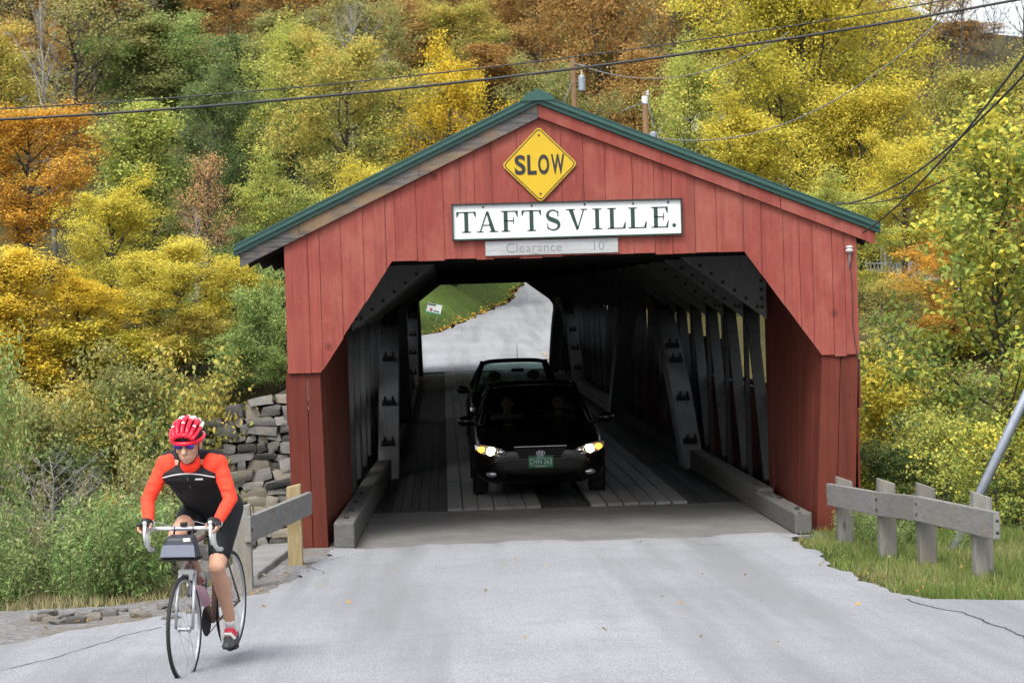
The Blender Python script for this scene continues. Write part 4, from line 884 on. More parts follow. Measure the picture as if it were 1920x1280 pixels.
MB().box(-1.29, 1.29, 0, .02, -.19, .19).build('panel', WHT, NS)
for a in ((-1.3, 1.3, -.03, .02, .19, .207), (-1.3, 1.3, -.03, .02, -.207, -.19), (-1.307, -1.29, -.03, .02, -.207, .207), (1.29, 1.307, -.03, .02, -.207, .207)): MB().box(*a).build('frame', BLK if a[4] != -.207 or a[0] > -1.3 else DGRN, NS)
HH = .117
def serif_letter(c):
    b = MB(); S_, T_, F_ = .044, .011, .011        # stem, thin stroke, serif thickness
    def rect(x0, x1, z0, z1): b.prism_y([(x0, z0), (x1, z0), (x1, z1), (x0, z1)], -.004, 0)
    def poly(p): b.prism_y(p, -.004, 0)
    def foot(x, z, w): rect(x-w/2, x+w/2, z, z+F_) if z < 0 else rect(x-w/2, x+w/2, z-F_, z)
    H_ = HH
    if c == 'T': rect(-S_/2, S_/2, -H_, H_); foot(0, -H_, .1); rect(-.11, .11, H_-F_, H_); poly([(-.11, H_-.06), (-.102, H_-.06), (-.08, H_-F_), (-.11, H_-F_)]); poly([(.102, H_-.06), (.11, H_-.06), (.11, H_-F_), (.08, H_-F_)])
    if c == 'I': rect(-S_/2, S_/2, -H_, H_); foot(0, -H_, .105); foot(0, H_, .105)
    if c == 'L': rect(-.075, -.075+S_, -H_, H_); foot(-.053, H_, .1); rect(-.103, .1, -H_, -H_+F_); poly([(.07, -H_+F_), (.1, -H_+F_), (.104, -H_+.075), (.095, -H_+.075)])
    if c in 'FE':
        rect(-.07, -.07+S_, -H_, H_); rect(-.1, .09, H_-F_, H_); poly([(.081, H_-.07), (.09, H_-.07), (.09, H_-F_), (.06, H_-F_)])
        rect(-.07, .045, -T_/2+.005, T_/2+.005); poly([(.036, -.035), (.045, -.035), (.045, .045), (.036, .045)])
        if c == 'F': foot(-.048, -H_, .1)
        else: rect(-.1, .09, -H_, -H_+F_); poly([(.065, -H_+F_), (.09, -H_+F_), (.097, -H_+.075), (.088, -H_+.075)])
    if c == 'A': poly([(-.006, H_), (.05, -H_), (.098, -H_), (.02, H_)]); poly([(-.085, -H_), (-.072, -H_), (.008, H_-.02), (-.002, H_)]); rect(-.052, .05, -.045, -.045+T_); foot(-.078, -H_, .075); foot(.075, -H_, .1)
    if c == 'V': poly([(-.098, H_), (-.05, H_), (.012, -H_+.02), (.006, -H_), (-.012, -H_)][::-1]); poly([(.07, H_), (.083, H_), (.006, -H_), (-.006, -H_)][::-1]); foot(-.075, H_, .1); foot(.078, H_, .075)
    if c == 'S':
        cx = []
        for k in range(25):
            t = k/24
            if t < .5: a = R(25)+t*2*R(245); p = Vector((.062*math.cos(a), H_/2+(H_/2-.006)*math.sin(a)))
            else: a = R(90)-(t-.5)*2*R(245); p = Vector((.066*math.cos(a), -H_/2+(H_/2-.006)*math.sin(a)))
            cx.append(p)
        cx[12] = (cx[11]+cx[13])/2
        L, Rr = [], []
        for k, p in enumerate(cx):
            d = (cx[min(24, k+1)]-cx[max(0, k-1)]).normalized(); nn = Vector((-d.y, d.x)); w = .006+.02*math.exp(-((k-12)/5.5)**2); L.append(p+nn*w); Rr.append(p-nn*w)
        n2 = 25; b.add([(p.x, -.004, p.y) for p in L+Rr], [(i, i+1, n2+i+1, n2+i) for i in range(24)]); rect(.052, .062, .04, .1); rect(-.066, -.056, -.1, -.04)
    if c == '.': b.prism_y([(.022*math.cos(t*math.pi/5), -H_+.022+.022*math.sin(t*math.pi/5)) for t in range(10)], -.004, 0)
    return b
LX = [877, 915, 958, 998, 1038, 1083, 1120, 1156, 1195, 1237, 1263]
for c, px in zip('TAFTSVILLE.', LX):
    o = serif_letter(c).build('letter', DGRN, NS); o.location = (-1.165+(px-877)/163.8+ .02, -.001, -.002)
for x, z in ((-.95, .165), (-.4, .165), (.2, .165), (.75, .16), (1.15, .165)): MB().lathe([(.012, 0), (.012, .008), (.005, .012)], (x, 0, z), (0, -1, 0), 8).build('screw', IRON, NS)
CS = empty('clearance_board', (-.215, -.055, 3.33)); tag(CS, 'faded whitewashed clearance board under the long name board', 'sign')
WW = wood('faded_white_wood', (.42, .43, .43), (.6, .61, .62), (.36, .35, .33), .4, axis=(3, 30, 30))
MB().box(-.752, .752, 0, .022, -.082, .082).build('panel', WW, CS)
FD = plain('faded_grey_lettering', (.24, .26, .28), .8, 0, .2, .3, 20)
for tx, x in (('Clearance', -.2), ("10'", .54)):
    t = link('lettering', text_mesh(tx, .15, .0008, 1.0, -.001, spacing=1.05), FD, CS); t.rotation_euler = (R(90), 0, 0); t.location = (x, -.002, -.005)

# ------------------------------------------------------------------ insulators, wires, poles, pipe
WIRE = plain('black_wire', (.03, .03, .032), .6); PORC = plain('white_porcelain', (.7, .7, .68), .3)
WIREG = plain('grey_wire', (.2, .2, .2), .6)
INS = empty('insulator', (3.17, -.07, 3.17)); tag(INS, 'white porcelain insulator with a hanging wire on the right portal corner', 'insulator')
MB().lathe([(.03, 0), (.045, .02), (.03, .04), (.045, .06), (.02, .075)], (0, 0, 0), (0, 0, 1), 12).build('cap', PORC, INS)
MB().tube([(0, .03, -.16), (0, 0, -.1), (0, 0, 0)], .012, 6).build('bracket', WIREG, INS)
MB().tube([(0, 0, 0), (.02, .01, -.5), (.015, .02, -.8), (.06, .02, -1.2), (.09, .02, -1.45)], .005, 5).build('hanging_wire', WIRE, INS)
def wire(a, b, sag, r, label, mat=None, name='overhead_wire', n_=28):
    a, b = Vector(a), Vector(b); pts = []
    for i in range(n_+1): t = i/n_; p = a.lerp(b, t); p.z -= sag*4*t*(1-t); pts.append(p)
    tag(MB().tube(pts, r, 6).build(name, mat or WIRE, None, smooth=True), label, 'wire', 'overhead wires'); 
wire((-10.13, -1.20, 4.84), (8.37, -1.20, 6.46), .51, .016, 'thick upper cable crossing the whole picture above the bridge')
wire((-10.20, -1.00, 4.96), (8.45, -1.00, 6.63), .51, .008, 'thin wire running just above the thick cable over the bridge')
wire((3.33, -.1, 3.39), (2.02, -14.00, 4.48), .16, .009, 'service wire rising from the right eave to the right edge')
wire((5.65, 22.00, 5.06), (3.49, -8.00, 4.74), .9, .011, 'wire from behind the right roof slope up to the right edge')
wire((7.10, 24.00, 4.62), (6.82, 4.00, 5.20), .5, .012, 'lower dark wire over the right eave towards the sapling')
wire((7.47, 70.00, 9.22), (17.47, 60.00, 12.57), 1.6, .025, 'pale wire drooping from the short pole into the yellow maple', WIREG)
wire((4.54, 74.00, 12.77), (12.75, 66.00, 12.98), 1.2, .022, 'faint grey wire between the two utility poles', WIREG)
GP_ = MB().tube([(3.5, -3.2, -.05), (4.4, -3.0, 1.62), (5.27, -2.8, 3.25)], .05, 12).build('guy_pipe', GALV, None, smooth=True); tag(GP_, 'leaning grey steel pipe beside the right guardrail', 'pipe')
PW = wood('pole_wood', (.17, .1, .05), (.3, .18, .09), (.12, .08, .05), .3, axis=(20, 20, 2))
def pole(x, y, h, label):
    z = gz(x, y); o = empty('utility_pole', (x, y, z-.2)); tag(o, label, 'utility pole')
    MB().tube([(0, 0, 0), (0, 0, h+.2)], [.16, .12], 10).build('pole', PW, o, smooth=True); return o
o = pole(4.62, 76.00, 12.18, 'brown wooden utility pole with a grey transformer behind the roof ridge'); h = 12.18
t = MB().lathe([(.12, 0), (.16, .03), (.16, .62), (.12, .68), (.03, .7)], (.36, -.05, h-1.35), (0, 0, 1), 14).build('transformer', GALV, o, smooth=False)
MB().tube([(.36, -.05, h-.65), (.36, -.05, h-.45)], .03, 6).build('bushing', PORC, t); MB().bar((.0, -.05, h-1.0), (.3, -.05, h-1.0), .06, .06).build('bracket', IRON, o)
MB().tube([(-.05, -.1, h-.9), (-.5, -.3, h-1.9)], .02, 5).build('guy_wire', WIREG, o); MB().bar((.05, -.12, h-.15), (.55, -.12, h-.22), .04, .04).build('insulator_arm', WIREG, o)
o = pole(7.05, 68.00, 10.32, 'weathered utility pole with a white top cap right of the ridge'); h = 10.32
MB().lathe([(.14, 0), (.14, .28), (.1, .33)], (0, 0, h-.3), (0, 0, 1), 12).build('cap', PORC, o)
MB().lathe([(.05, 0), (.09, .05), (.05, .12), (.09, .15), (.04, .2)], (.1, -.05, h+.02), (0, 0, 1), 10).build('insulator', PORC, o)
MB().tube([(.1, -.15, h-.2), (.2, -.25, h-.7), (.3, -.2, h-1.3)], .025, 5).build('cable', WIREG, o); MB().tube([(-.05, -.1, h-.25), (-1.0, -.3, h-.6)], .018, 5).build('cable', WIREG, o)
MB().lathe([(.1, 0), (.16, .08), (.16, .22), (.06, .3)], (.28, -.2, h-1.75), (0, 0, 1), 10).build('junction_box', GALV, o)
# ------------------------------------------------------------------ yard sign, house in the trees
YS = empty('yard_sign', (-1.99, 80.5, gz(-1.93, 80.5)+.12), R(2)); tag(YS, 'tilted green and white sign standing on the lawn beyond the bridge', 'sign'); YS.rotation_euler = (0, R(13), R(4))
SGR = plain('green_sign_print', (.02, .3, .12), .5); SRD = plain('red_sign_print', (.5, .12, .1), .5)
MB().box(-.34, .34, 0, .02, .25, .72).build('plate', WHT, YS); MB().box(-.34, .34, -.006, -.002, .25, .32).build('green_band', SGR, YS); MB().box(-.34, .05, -.006, -.002, .63, .70).build('green_band', DGRN, YS)
MB().prism_y([(-.2, .38), (-.12, .34), (-.05, .42), (-.1, .5), (-.18, .5)], -.006, -.002).build('red_motif', SRD, YS); MB().box(0, .26, -.006, -.002, .37, .42).build('dark_line', DGRN, YS)
for x in (-.2, .2): MB().tube([(x, .01, -.1), (x, .01, .3)], .01, 5).build('stake', GALV, YS)
HS = empty('white_house', (22.48, 97.20, 2.03)); tag(HS, 'white porch house half hidden by trees right of the bridge', 'house')
HW = plain('white_clapboard', (.7, .7, .68), .7)
hz = 0.94                                   # porch floor above the base
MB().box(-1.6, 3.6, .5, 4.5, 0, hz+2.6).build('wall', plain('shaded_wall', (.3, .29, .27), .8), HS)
MB().prism_y([(-2.0, hz+2.3), (4.0, hz+2.3), (1.0, hz+4.0)], .0, 4.8).build('roof', plain('grey_shingle', (.12, .11, .1), .9), HS)
MB().box(-1.7, 3.7, -1.2, .45, hz-.12, hz).build('porch_floor', HW, HS)
MB().box(-1.7, 3.7, -1.2, -1.12, hz+.86, hz+.94).build('porch_rail', HW, HS)
for k in range(5): MB().box(-1.66+k*1.3, -1.54+k*1.3, -1.21, -1.09, -.3 if k % 2 == 0 else hz, hz+2.3).build('porch_post', HW, HS)
for k in range(26): MB().box(-1.5+k*.2, -1.44+k*.2, -1.18, -1.13, hz, hz+.86).build('baluster', HW, HS)
for x in (-.6, 1.4):
    w = MB().box(x-.45, x+.45, .44, .49, hz+.5, hz+1.8).build('window', HW, HS); MB().box(x-.36, x+.36, .42, .435, hz+.6, hz+1.7).build('pane', plain('window_glass', (.03, .035, .04), .1), w)

# ------------------------------------------------------------------ organic bodies: closed shapes fused into one surface
def organic(name, shapes, mat, parent=None, voxel=.008, smooth=4, tf=None):
    b = MB()
    for s in shapes: s(b)
    me = bpy.data.meshes.new(name); me.from_pydata(b.v, [], b.f); o = bpy.data.objects.new(name, me); COL.objects.link(o)
    bm = bmesh.new(); bm.from_mesh(me); bmesh.ops.remove_doubles(bm, verts=bm.verts[:], dist=1e-5); bmesh.ops.recalc_face_normals(bm, faces=bm.faces[:]); bm.to_mesh(me); bm.free()
    r = o.modifiers.new('remesh', 'REMESH'); r.mode = 'VOXEL'; r.voxel_size = voxel
    if smooth: s = o.modifiers.new('smooth', 'SMOOTH'); s.iterations = smooth; s.factor = .5
    dg = bpy.context.evaluated_depsgraph_get(); m2 = bpy.data.meshes.new_from_object(o.evaluated_get(dg)); bpy.data.objects.remove(o)
    m2.name = name; m2.polygons.foreach_set('use_smooth', [True]*len(m2.polygons)); m2.materials.clear()
    return link(name, m2, mat, parent)
def limb(pts, rad, n=12):
    def f(b):
        b.tube(pts, rad, n)
        for p, r in zip(pts, rad if isinstance(rad, (list, tuple)) else [rad]*len(pts)): b.ell(p, (r, r, r), 10, 8)
    return f
def ball(c, r, mat=None): return lambda b: b.ell(c, r, 18, 12, 0, mat)

# ------------------------------------------------------------------ cars in the bridge
GLS = NT('car_glass', .02); gn = GLS.t
tr = GLS.n('ShaderNodeBsdfTransparent'); tr.inputs[0].default_value = (.66, .8, .76, 1); gl = GLS.n('ShaderNodeBsdfGlossy'); gl.inputs['Roughness'].default_value = .02
fr_ = GLS.n('ShaderNodeLayerWeight'); fr_.inputs[0].default_value = .5; pw = GLS.math('POWER', fr_.outputs['Facing'], 4.0); fr = GLS.n('ShaderNodeMath', operation='MULTIPLY_ADD'); gn.links.new(pw, fr.inputs[0]); fr.inputs[1].default_value = .5; fr.inputs[2].default_value = .03; mx = GLS.n('ShaderNodeMixShader')
gn.links.new(fr.outputs[0], mx.inputs[0]); gn.links.new(tr.outputs[0], mx.inputs[1]); gn.links.new(gl.outputs[0], mx.inputs[2]); gn.links.new(mx.outputs[0], GLS.N['Material Output'].inputs[0]); GLASS1 = GLS.mat; GLASS2 = GLASS1.copy()
for g_, c_ in ((GLASS1, (.26, .3, .29, 1)), (GLASS2, (.72, .85, .8, 1))):
    for n_ in g_.node_tree.nodes:
        if n_.type == 'BSDF_TRANSPARENT': n_.inputs[0].default_value = c_
def paint(name, c):
    m = NT(name, .22, .3); f = m.noise(3, 3); m.color(m.mix(c, tuple(v*1.4 for v in c), f)); m.b.inputs['Specular IOR Level'].default_value = .3; return m.mat
def glow(name, c, s):
    m = NT(name, .3); m.color(c); m.b.inputs['Emission Color'].default_value = (*c, 1); m.b.inputs['Emission Strength'].default_value = s; return m.mat
CHROME = plain('chrome', (.6, .6, .62), .12, 1, .5, .03); RUB = plain('tyre_rubber', (.02, .02, .02), .85); TRIM = plain('black_plastic_trim', (.012, .012, .013), .6, 0, .12)
CLEAR = plain('clear_lamp_lens', (.5, .52, .55), .12, .6, .5, .25, 40); AMB = glow('lit_amber_lamp', (1, .33, .03), 2.0); LIT = glow('lit_headlamp', (1, .82, .5), 9)
SEAT = plain('dark_seat_fabric', (.03, .03, .032), .9); PLG = plain('green_plate', (.0, .17, .085), .4); PLW = plain('plate_white', (.6, .72, .66), .4)
SKIN = NT('skin', .55, .4); _f = SKIN.noise(14, 3); SKIN.color(k=.8, c=SKIN.mix((.50, .27, .18), (.62, .36, .25), _f)); SKIN.b.inputs['Subsurface Weight'].default_value = .12; SKIN.b.inputs['Subsurface Radius'].default_value = (.02, .008, .004); SKIN = SKIN.mat
def loft(st, prof, mirror=True, caps=True):
    b = MB(); rows = []
    for s in st:
        h = prof(*s[1:]); row = [(x, s[0], z) for x, z in h] + [(-x, s[0], z) for x, z in h[-2:0:-1]]; rows.append(row)
    n_ = len(rows[0]); b.add([p for r in rows for p in r], [(i*n_+j, (i+1)*n_+j, (i+1)*n_+(j+1) % n_, i*n_+(j+1) % n_) for i in range(len(rows)-1) for j in range(n_)] + ([tuple(range(n_)), tuple(reversed(range((len(rows)-1)*n_, len(rows)*n_)))] if caps else []))
    return b
def grid_surf(f, nu=10, nv=10):
    b = MB(); b.add([f(i/nu, j/nv) for i in range(nu+1) for j in range(nv+1)], [(i*(nv+1)+j, (i+1)*(nv+1)+j, (i+1)*(nv+1)+j+1, i*(nv+1)+j+1) for i in range(nu) for j in range(nv)]); return b
def subs(o, l=2):
    s = o.modifiers.new('sub', 'SUBSURF'); s.levels = l; s.render_levels = l; return o
def car(x, y, z, col, label, name='car', front=True):
    GLS = GLASS1 if front else GLASS2
    T = empty(name, (x, y, z)); tag(T, label, 'car', 'dark cars queued inside the bridge'); P = paint(name+'_paint', col)
    prof = lambda w, zb, zt: [(0, zb), (.72*w, zb), (.93*w, zb+.05), (w*.995, zb+.2), (w, zt-.36 if zt-.36 > zb+.22 else zb+.23), (.985*w, zt-.17), (.94*w, zt-.06), (.8*w, zt-.012), (.4*w, zt+.012), (0, zt+.018)]
    body = subs(loft([(-.005, .55, .34, .6), (.02, .68, .25, .68), (.09, .80, .2, .745), (.22, .875, .18, .80), (.45, .905, .17, .85), (.95, .915, .17, .915), (1.3, .915, .17, .95), (2.4, .915, .17, .965), (3.6, .915, .17, .985), (4.2, .90, .19, 1.0), (4.55, .87, .23, .98), (4.74, .80, .28, .92), (4.8, .66, .38, .8)], prof).build('body', P, T, smooth=True), 2)
    # greenhouse
    ws = lambda u, v: ((2*v-1)*(.765-.175*u), 1.08+.90*u+.17*(2*v-1)**2*(1-.25*u), .95+.475*u-.02*(2*v-1)**4)
    MB_ = grid_surf(ws); MB_.build('windshield', GLS, T, smooth=True)
    rw = lambda u, v: ((2*v-1)*(.60+.14*u), 3.15+.92*u-.12*(2*v-1)**2, 1.435-.42*u-.02*(2*v-1)**4); grid_surf(rw).build('rear_window', GLS, T, smooth=True)
    rf = lambda u, v: ((2*v-1)*(.60+.025*math.sin(math.pi*u)), 1.96+1.21*u+(.12*(1-u)-.1*u)*(2*v-1)**2, 1.43+.045*math.sin(math.pi*(.12+.8*u))-.02*(2*v-1)**2-.045*(2*v-1)**8)
    ro = grid_surf(rf, 10, 14).build('roof', P, T, smooth=True); so_ = ro.modifiers.new('th', 'SOLIDIFY'); so_.thickness = .03
    for s in (-1, 1):
        MB().tube([(s*.78, 1.2, .93), (s*.685, 1.75, 1.21), (s*.60, 2.12, 1.42)], [.045, .035, .035], 8).build('pillar', P, T, smooth=True)
        MB().tube([(s*.60, 2.1, 1.42), (s*.615, 2.6, 1.445), (s*.6, 3.1, 1.42)], .03, 8).build('roof_rail', P, T, smooth=True)
        MB().tube([(s*.59, 3.05, 1.42), (s*.69, 3.6, 1.2), (s*.77, 4.0, .98)], [.04, .055, .07], 8).build('pillar', P, T, smooth=True)
        MB().tube([(s*.80, 2.55, .95), (s*.615, 2.55, 1.43)], .035, 8).build('pillar', TRIM, T, smooth=True)
        sw = lambda u, v, s=s: (s*(.80-.19*u), (1.3+.75*u)+v*((3.85-.75*u)-(1.3+.75*u)), .95+.465*u); grid_surf(sw, 4, 4).build('side_window', GLS, T, smooth=True)
        mr = organic('mirror', [lambda b, s=s: b.ell((s*1.0, 1.28, 1.0), (.115, .07, .075), 14, 10), lambda b, s=s: b.tube([(s*.86, 1.32, .95), (s*.95, 1.3, .97)], .03, 8)], P, T, .012, 2)
        MB().ell((s*1.02, 1.345, 1.0), (.085, .01, .055), 12, 8).build('mirror_glass', CHROME, mr)
        for yw in (.97, 3.72):
            w = MB().lathe([(.2, 0), (.29, 0), (.318, .03), (.322, .1), (.318, .18), (.29, .21), (.2, .21)], (s*.915-s*.0, yw, .322), (-s, 0, 0), 28).build('wheel', RUB, T, smooth=False)
            MB().lathe([(.0, .02), (.08, .03), (.2, .012), (.21, .03)], (s*.918, yw, .322), (-s, 0, 0), 20, caps=False).build('rim', GALV, w)
            MB().lathe([(.36, -.002), (.36, .012)], (s*.905, yw, .36), (s, 0, 0), 28).build('wheel_arch', TRIM, T)
        # lamps
        ny = lambda ax, zz: -.03+.17*max(0, (ax-.42)/.42)**1.8+.35*max(0, zz-.60)**1.0
        outl = [(.43, .595), (.60, .585), (.80, .612), (.875, .665), (.885, .73), (.84, .745), (.62, .70), (.50, .665)]
        def pan(ol, d, s=s): 
            b = MB(); n_ = len(ol); pts = [(s*a, ny(a, c_)-d, c_) for a, c_ in ol]; ce = tuple(sum(p[k] for p in pts)/n_ for k in range(3)); back = [(p[0], p[1]+.12, p[2]) for p in pts]
            b.add(pts+[ce]+back, [((i, (i+1) % n_, n_) if s > 0 else ((i+1) % n_, i, n_)) for i in range(n_)]+[(i, n_+1+i, n_+1+(i+1) % n_, (i+1) % n_) for i in range(n_)]); return b
        hl = pan(outl, .012).build('headlight', CLEAR, T)
        MB().ell((s*.675, ny(.675, .65)-.02, .65), (.058, .02, .058), 16, 10).build('bulb', LIT if front else CLEAR, hl, smooth=True)
        MB().ell((s*.80, ny(.80, .67)-.022, .672), (.05, .018, .04), 14, 8).build('turn_lamp', AMB if front else CLEAR, hl, smooth=True)
        MB().ell((s*.54, ny(.54, .63)-.018, .632), (.045, .014, .04), 14, 8).build('reflector', CHROME, hl, smooth=True)
        if front:
            fl = MB().ell((s*.66, .045, .335), (.085, .03, .04), 14, 8).build('fog_lamp', CLEAR, T, smooth=True)
    pt = empty  # front end trim
    g = MB(); g.prism_y([(-.36, .69), (-.27, .545), (.27, .545), (.36, .69), (.2, .705), (-.2, .705)], -.022, .1).build('grille', TRIM, T)
    MB().box(-.36, .36, -.04, .02, .694, .712).build('grille_trim', CHROME, T, bevel=.005)
    for k in range(3): MB().box(-.30-.02*k, .30+.02*k, -.028, -.018, .575+.036*k, .583+.036*k).build('grille_bar', P, T)
    MB().prism_y([(-.5, .25), (.5, .25), (.46, .36), (-.46, .36)], .005, .06).build('lower_intake', plain('matt_black', (.004, .004, .004), .95, 0, 0), T)
    if front:
        em = MB(); n_ = 24; o1 = [(.062*math.cos(t), .61+.034*math.sin(t)) for t in (2*math.pi*i/n_ for i in range(n_))]; o2 = [(.053*math.cos(t), .61+.026*math.sin(t)) for t in (2*math.pi*i/n_ for i in range(n_))]
        em.add([(a, -.034, c_) for a, c_ in o1+o2], [(i, (i+1) % n_, n_+(i+1) % n_, n_+i) for i in range(n_)])
        for pl in ([(-.034, .59), (-.02, .59), (-.008, .632), (-.022, .632)], [(.008, .588), (.022, .588), (.034, .63), (.02, .63)], [(-.016, .606), (.018, .612), (.018, .62), (-.016, .614)]): em.prism_y(pl, -.036, -.03)
        em.build('emblem', CHROME, T)
        pl = empty('license_plate', (0, -.045, .495), 0, T)
        MB().box(-.168, .168, 0, .01, -.082, .082).build('plate', PLG, pl)
        MB().box(-.15, .15, -.002, -.001, -.05, .05).build('plate_border', PLW, pl); MB().box(-.144, .144, -.004, -.003, -.044, .044).build('plate_panel', PLG, pl)
        t = link('plate_lettering', text_mesh('CHN 263', .088, .0006, .88, .0012), PLW, pl); t.rotation_euler = (R(90), 0, 0); t.location = (0, -.006, 0)
        MB().box(-.05, .04, -.002, -.001, .062, .072).build('plate_line', PLW, pl); MB().box(-.08, .07, -.002, -.001, -.07, -.062).build('plate_line', PLW, pl)
    # inside
    MB().box(-.7, .7, 1.35, 1.75, .75, .93).build('dashboard', TRIM, T, bevel=.05)
    MB().bar((.05, 1.83, 1.305), (.05, 1.9, 1.305), .24, .065).build('rear_view_mirror', TRIM, T, bevel=.02)
    for s in (-1, 1):
        se = organic('seat', [lambda b, s=s: b.box(s*.37-.23, s*.37+.23, 2.42, 2.56, .5, 1.06), lambda b, s=s: b.box(s*.37-.23, s*.37+.23, 1.95, 2.5, .35, .52), lambda b, s=s: b.tube([(s*.37, 2.52, 1.05), (s*.37, 2.53, 1.15)], .03, 8)], SEAT, T, .02, 6)
        organic('headrest', [lambda b, s=s: b.ell((s*.37, 2.54, 1.19), (.13, .05, .09), 14, 10)], SEAT, se, .015, 2)
    MB().box(-.62, .62, 3.3, 3.42, .5, 1.02).build('rear_seat', SEAT, T, bevel=.05)
    sw = MB().tube([(.37+.18*math.cos(t), 1.88+.05*math.sin(t), .93+.17*math.sin(t)) for t in (2*math.pi*i/20 for i in range(20))], .014, 6, closed=True).build('steering_wheel', TRIM, T)
    return T
CAR1 = car(-.205, 5.05, .036, (.006, .0045, .004), 'glossy black sedan with lit headlights leading the cars out of the bridge', 'sedan')
CAR2 = car(-.15, 15.3, .034, (.006, .0075, .008), 'dark sedan behind the leading black car, its roof above it', 'sedan', front=False)
CAR2.scale = (1, 1, 1.03)
an = MB().tube([(.1, 3.3, 1.46), (.1, 3.42, 1.76)], [.006, .003], 5).build('antenna', TRIM, CAR2); MB().ell((.1, 3.3, 1.46), (.03, .06, .03), 10, 6).build('antenna_base', TRIM, an)
def occupant(carobj, sx, shirt, label, drive):
    L = carobj.location; o = empty('person', (L.x+sx, L.y+2.36, L.z+.52)); tag(o, label, 'person')
    arms = [limb([(s*.19, 0, .42), (s*.23, -.12, .22), (s*.14, -.36, .34 if drive else .12)], [.055, .045, .035]) for s in (-1, 1)]
    hands = []
    for s in (-1, 1):
        hz = .37 if drive else .10; hx = s*.14; hands.append(ball((hx, -.4, hz), (.035, .045, .02)))
        for k in range(4): hands.append(limb([(hx-.03+.02*k, -.42, hz), (hx-.03+.02*k, -.47, hz+.012), (hx-.03+.02*k, -.48, hz-.018)], .009, 6))
        hands.append(limb([(hx-s*.03, -.39, hz), (hx-s*.055, -.42, hz+.01)], .01, 6))
    head = [ball((0, -.02, .66), (.075, .095, .115)), ball((0, -.06, .60), (.052, .06, .06)), limb([(0, 0, .46), (0, -.01, .58)], [.06, .055]), ball((0, -.118, .645), (.014, .02, .022))] + [ball((s*.077, -.01, .655), (.012, .022, .032)) for s in (-1, 1)] + [ball((0, -.098, .592), (.025, .012, .008))]
    organic('body', head+arms+hands+[ball((0, 0, .22), (.17, .11, .3))], SKIN, o, .012, 3)
    organic('shirt', [ball((0, 0, .22), (.195, .13, .3)), limb([(-.17, 0, .44), (.17, 0, .44)], .075)] + [limb([(s*.19, 0, .42), (s*.23, -.12, .22), (s*.17, -.28, .3 if drive else .15)], [.075, .062, .052]) for s in (-1, 1)] + [limb([(s*.09, -.05, -.02), (s*.1, -.45, .06)], [.09, .075]) for s in (-1, 1)], shirt, o, .016, 4)
    organic('hair', [ball((0, .0, .70), (.08, .098, .09)), ball((0, .035, .65), (.075, .07, .09))], plain('grey_hair', (.12, .11, .1), .8), o, .012, 2)
    for s in (-1, 1): MB().ell((s*.03, -.105, .668), (.014, .006, .008), 8, 6).build('eye', TRIM, o)
occupant(CAR1, .37, plain('light_shirt', (.2, .2, .22), .9), 'dim driver behind the windshield of the leading black car, at the right', True)
occupant(CAR1, -.37, plain('grey_shirt', (.3, .3, .3), .9), 'dim passenger behind the windshield of the leading black car, at the left', False)

# ------------------------------------------------------------------ bicycle
HEAD = R(-11.5); BL_ = (-3.02, -11.12, nz(-3, -11.12)+.004)
BIKE = empty('bicycle', BL_, HEAD); tag(BIKE, 'road bicycle with white bar tape ridden along the left of the road', 'bicycle'); BIKE.rotation_euler = (R(2.4), 0, HEAD)
WR = .335; FA = Vector((0, -.60, WR)); RA = Vector((0, .41, WR)); BB = Vector((0, 0, .275)); ST_ = Vector((0, .165, .90)); HT = Vector((0, -.405, .89)); HB = Vector((0, -.45, .74))
FRM = paint('bronze_frame_paint', (.16, .09, .07)); WHP = plain('white_bar_tape', (.72, .72, .7), .7); ALU = plain('silver_alloy', (.55, .56, .58), .3, .8); BLK2 = plain('black_rubber', (.015, .015, .016), .7)
def ring(c, r, tr, n_=40, m=8):
    return MB().tube([(c.x, c.y+r*math.cos(t), c.z+r*math.sin(t)) for t in (2*math.pi*i/n_ for i in range(n_))], tr, m, closed=True)
for A_ in (FA, RA):
    W_ = empty('wheel', (0, 0, 0), 0, BIKE)
    ring(A_, WR-.012, .0125).build('tyre', BLK2, W_, smooth=True); ring(A_, WR-.031, .0095).build('rim', ALU, W_, smooth=True)
    MB().lathe([(.012, -.045), (.022, -.035), (.014, -.02), (.014, .02), (.022, .035), (.012, .045)], A_, (1, 0, 0), 12).build('hub', ALU, W_, smooth=True)
    for k in range(20):
        a = 2*math.pi*k/20; s = 1 if k % 2 else -1; e = A_+Vector((0, math.cos(a), math.sin(a)))*(WR-.035); c = A_+Vector((s*.03, .02*math.cos(a+s*1.2), .02*math.sin(a+s*1.2)))
        MB().tube([c, e], .0013, 4, caps=False).build('spoke', ALU, W_)
def tb(name, p, r, mat=FRM, n_=10): return MB().tube(p, r, n_).build(name, mat, BIKE, smooth=True)
tb('top_tube', [HT-Vector((0, 0, .04)), ST_-Vector((0, 0, .07))], .015); tb('down_tube', [HB+Vector((0, .01, .03)), BB], .019); tb('seat_tube', [BB, ST_-Vector((0, 0, .05))], .016); tb('head_tube', [HB, HT], .02)
for s in (-1, 1):
    tb('chain_stay', [BB+Vector((s*.03, .02, 0)), RA+Vector((s*.06, 0, 0))], .009); tb('seat_stay', [ST_+Vector((s*.015, 0, -.07)), RA+Vector((s*.06, 0, 0))], .007)
fk = tb('fork', [HB+Vector((0, -.005, -.02)), HB+Vector((0, -.02, -.05))], .022)
for s in (-1, 1): MB().tube([HB+Vector((0, -.02, -.045)), HB+Vector((s*.045, -.03, -.06)), FA+Vector((s*.055, .04, .16)), FA+Vector((s*.055, 0, 0))], [.014, .014, .011, .009], 8).build('fork_blade', ALU, fk, smooth=True)
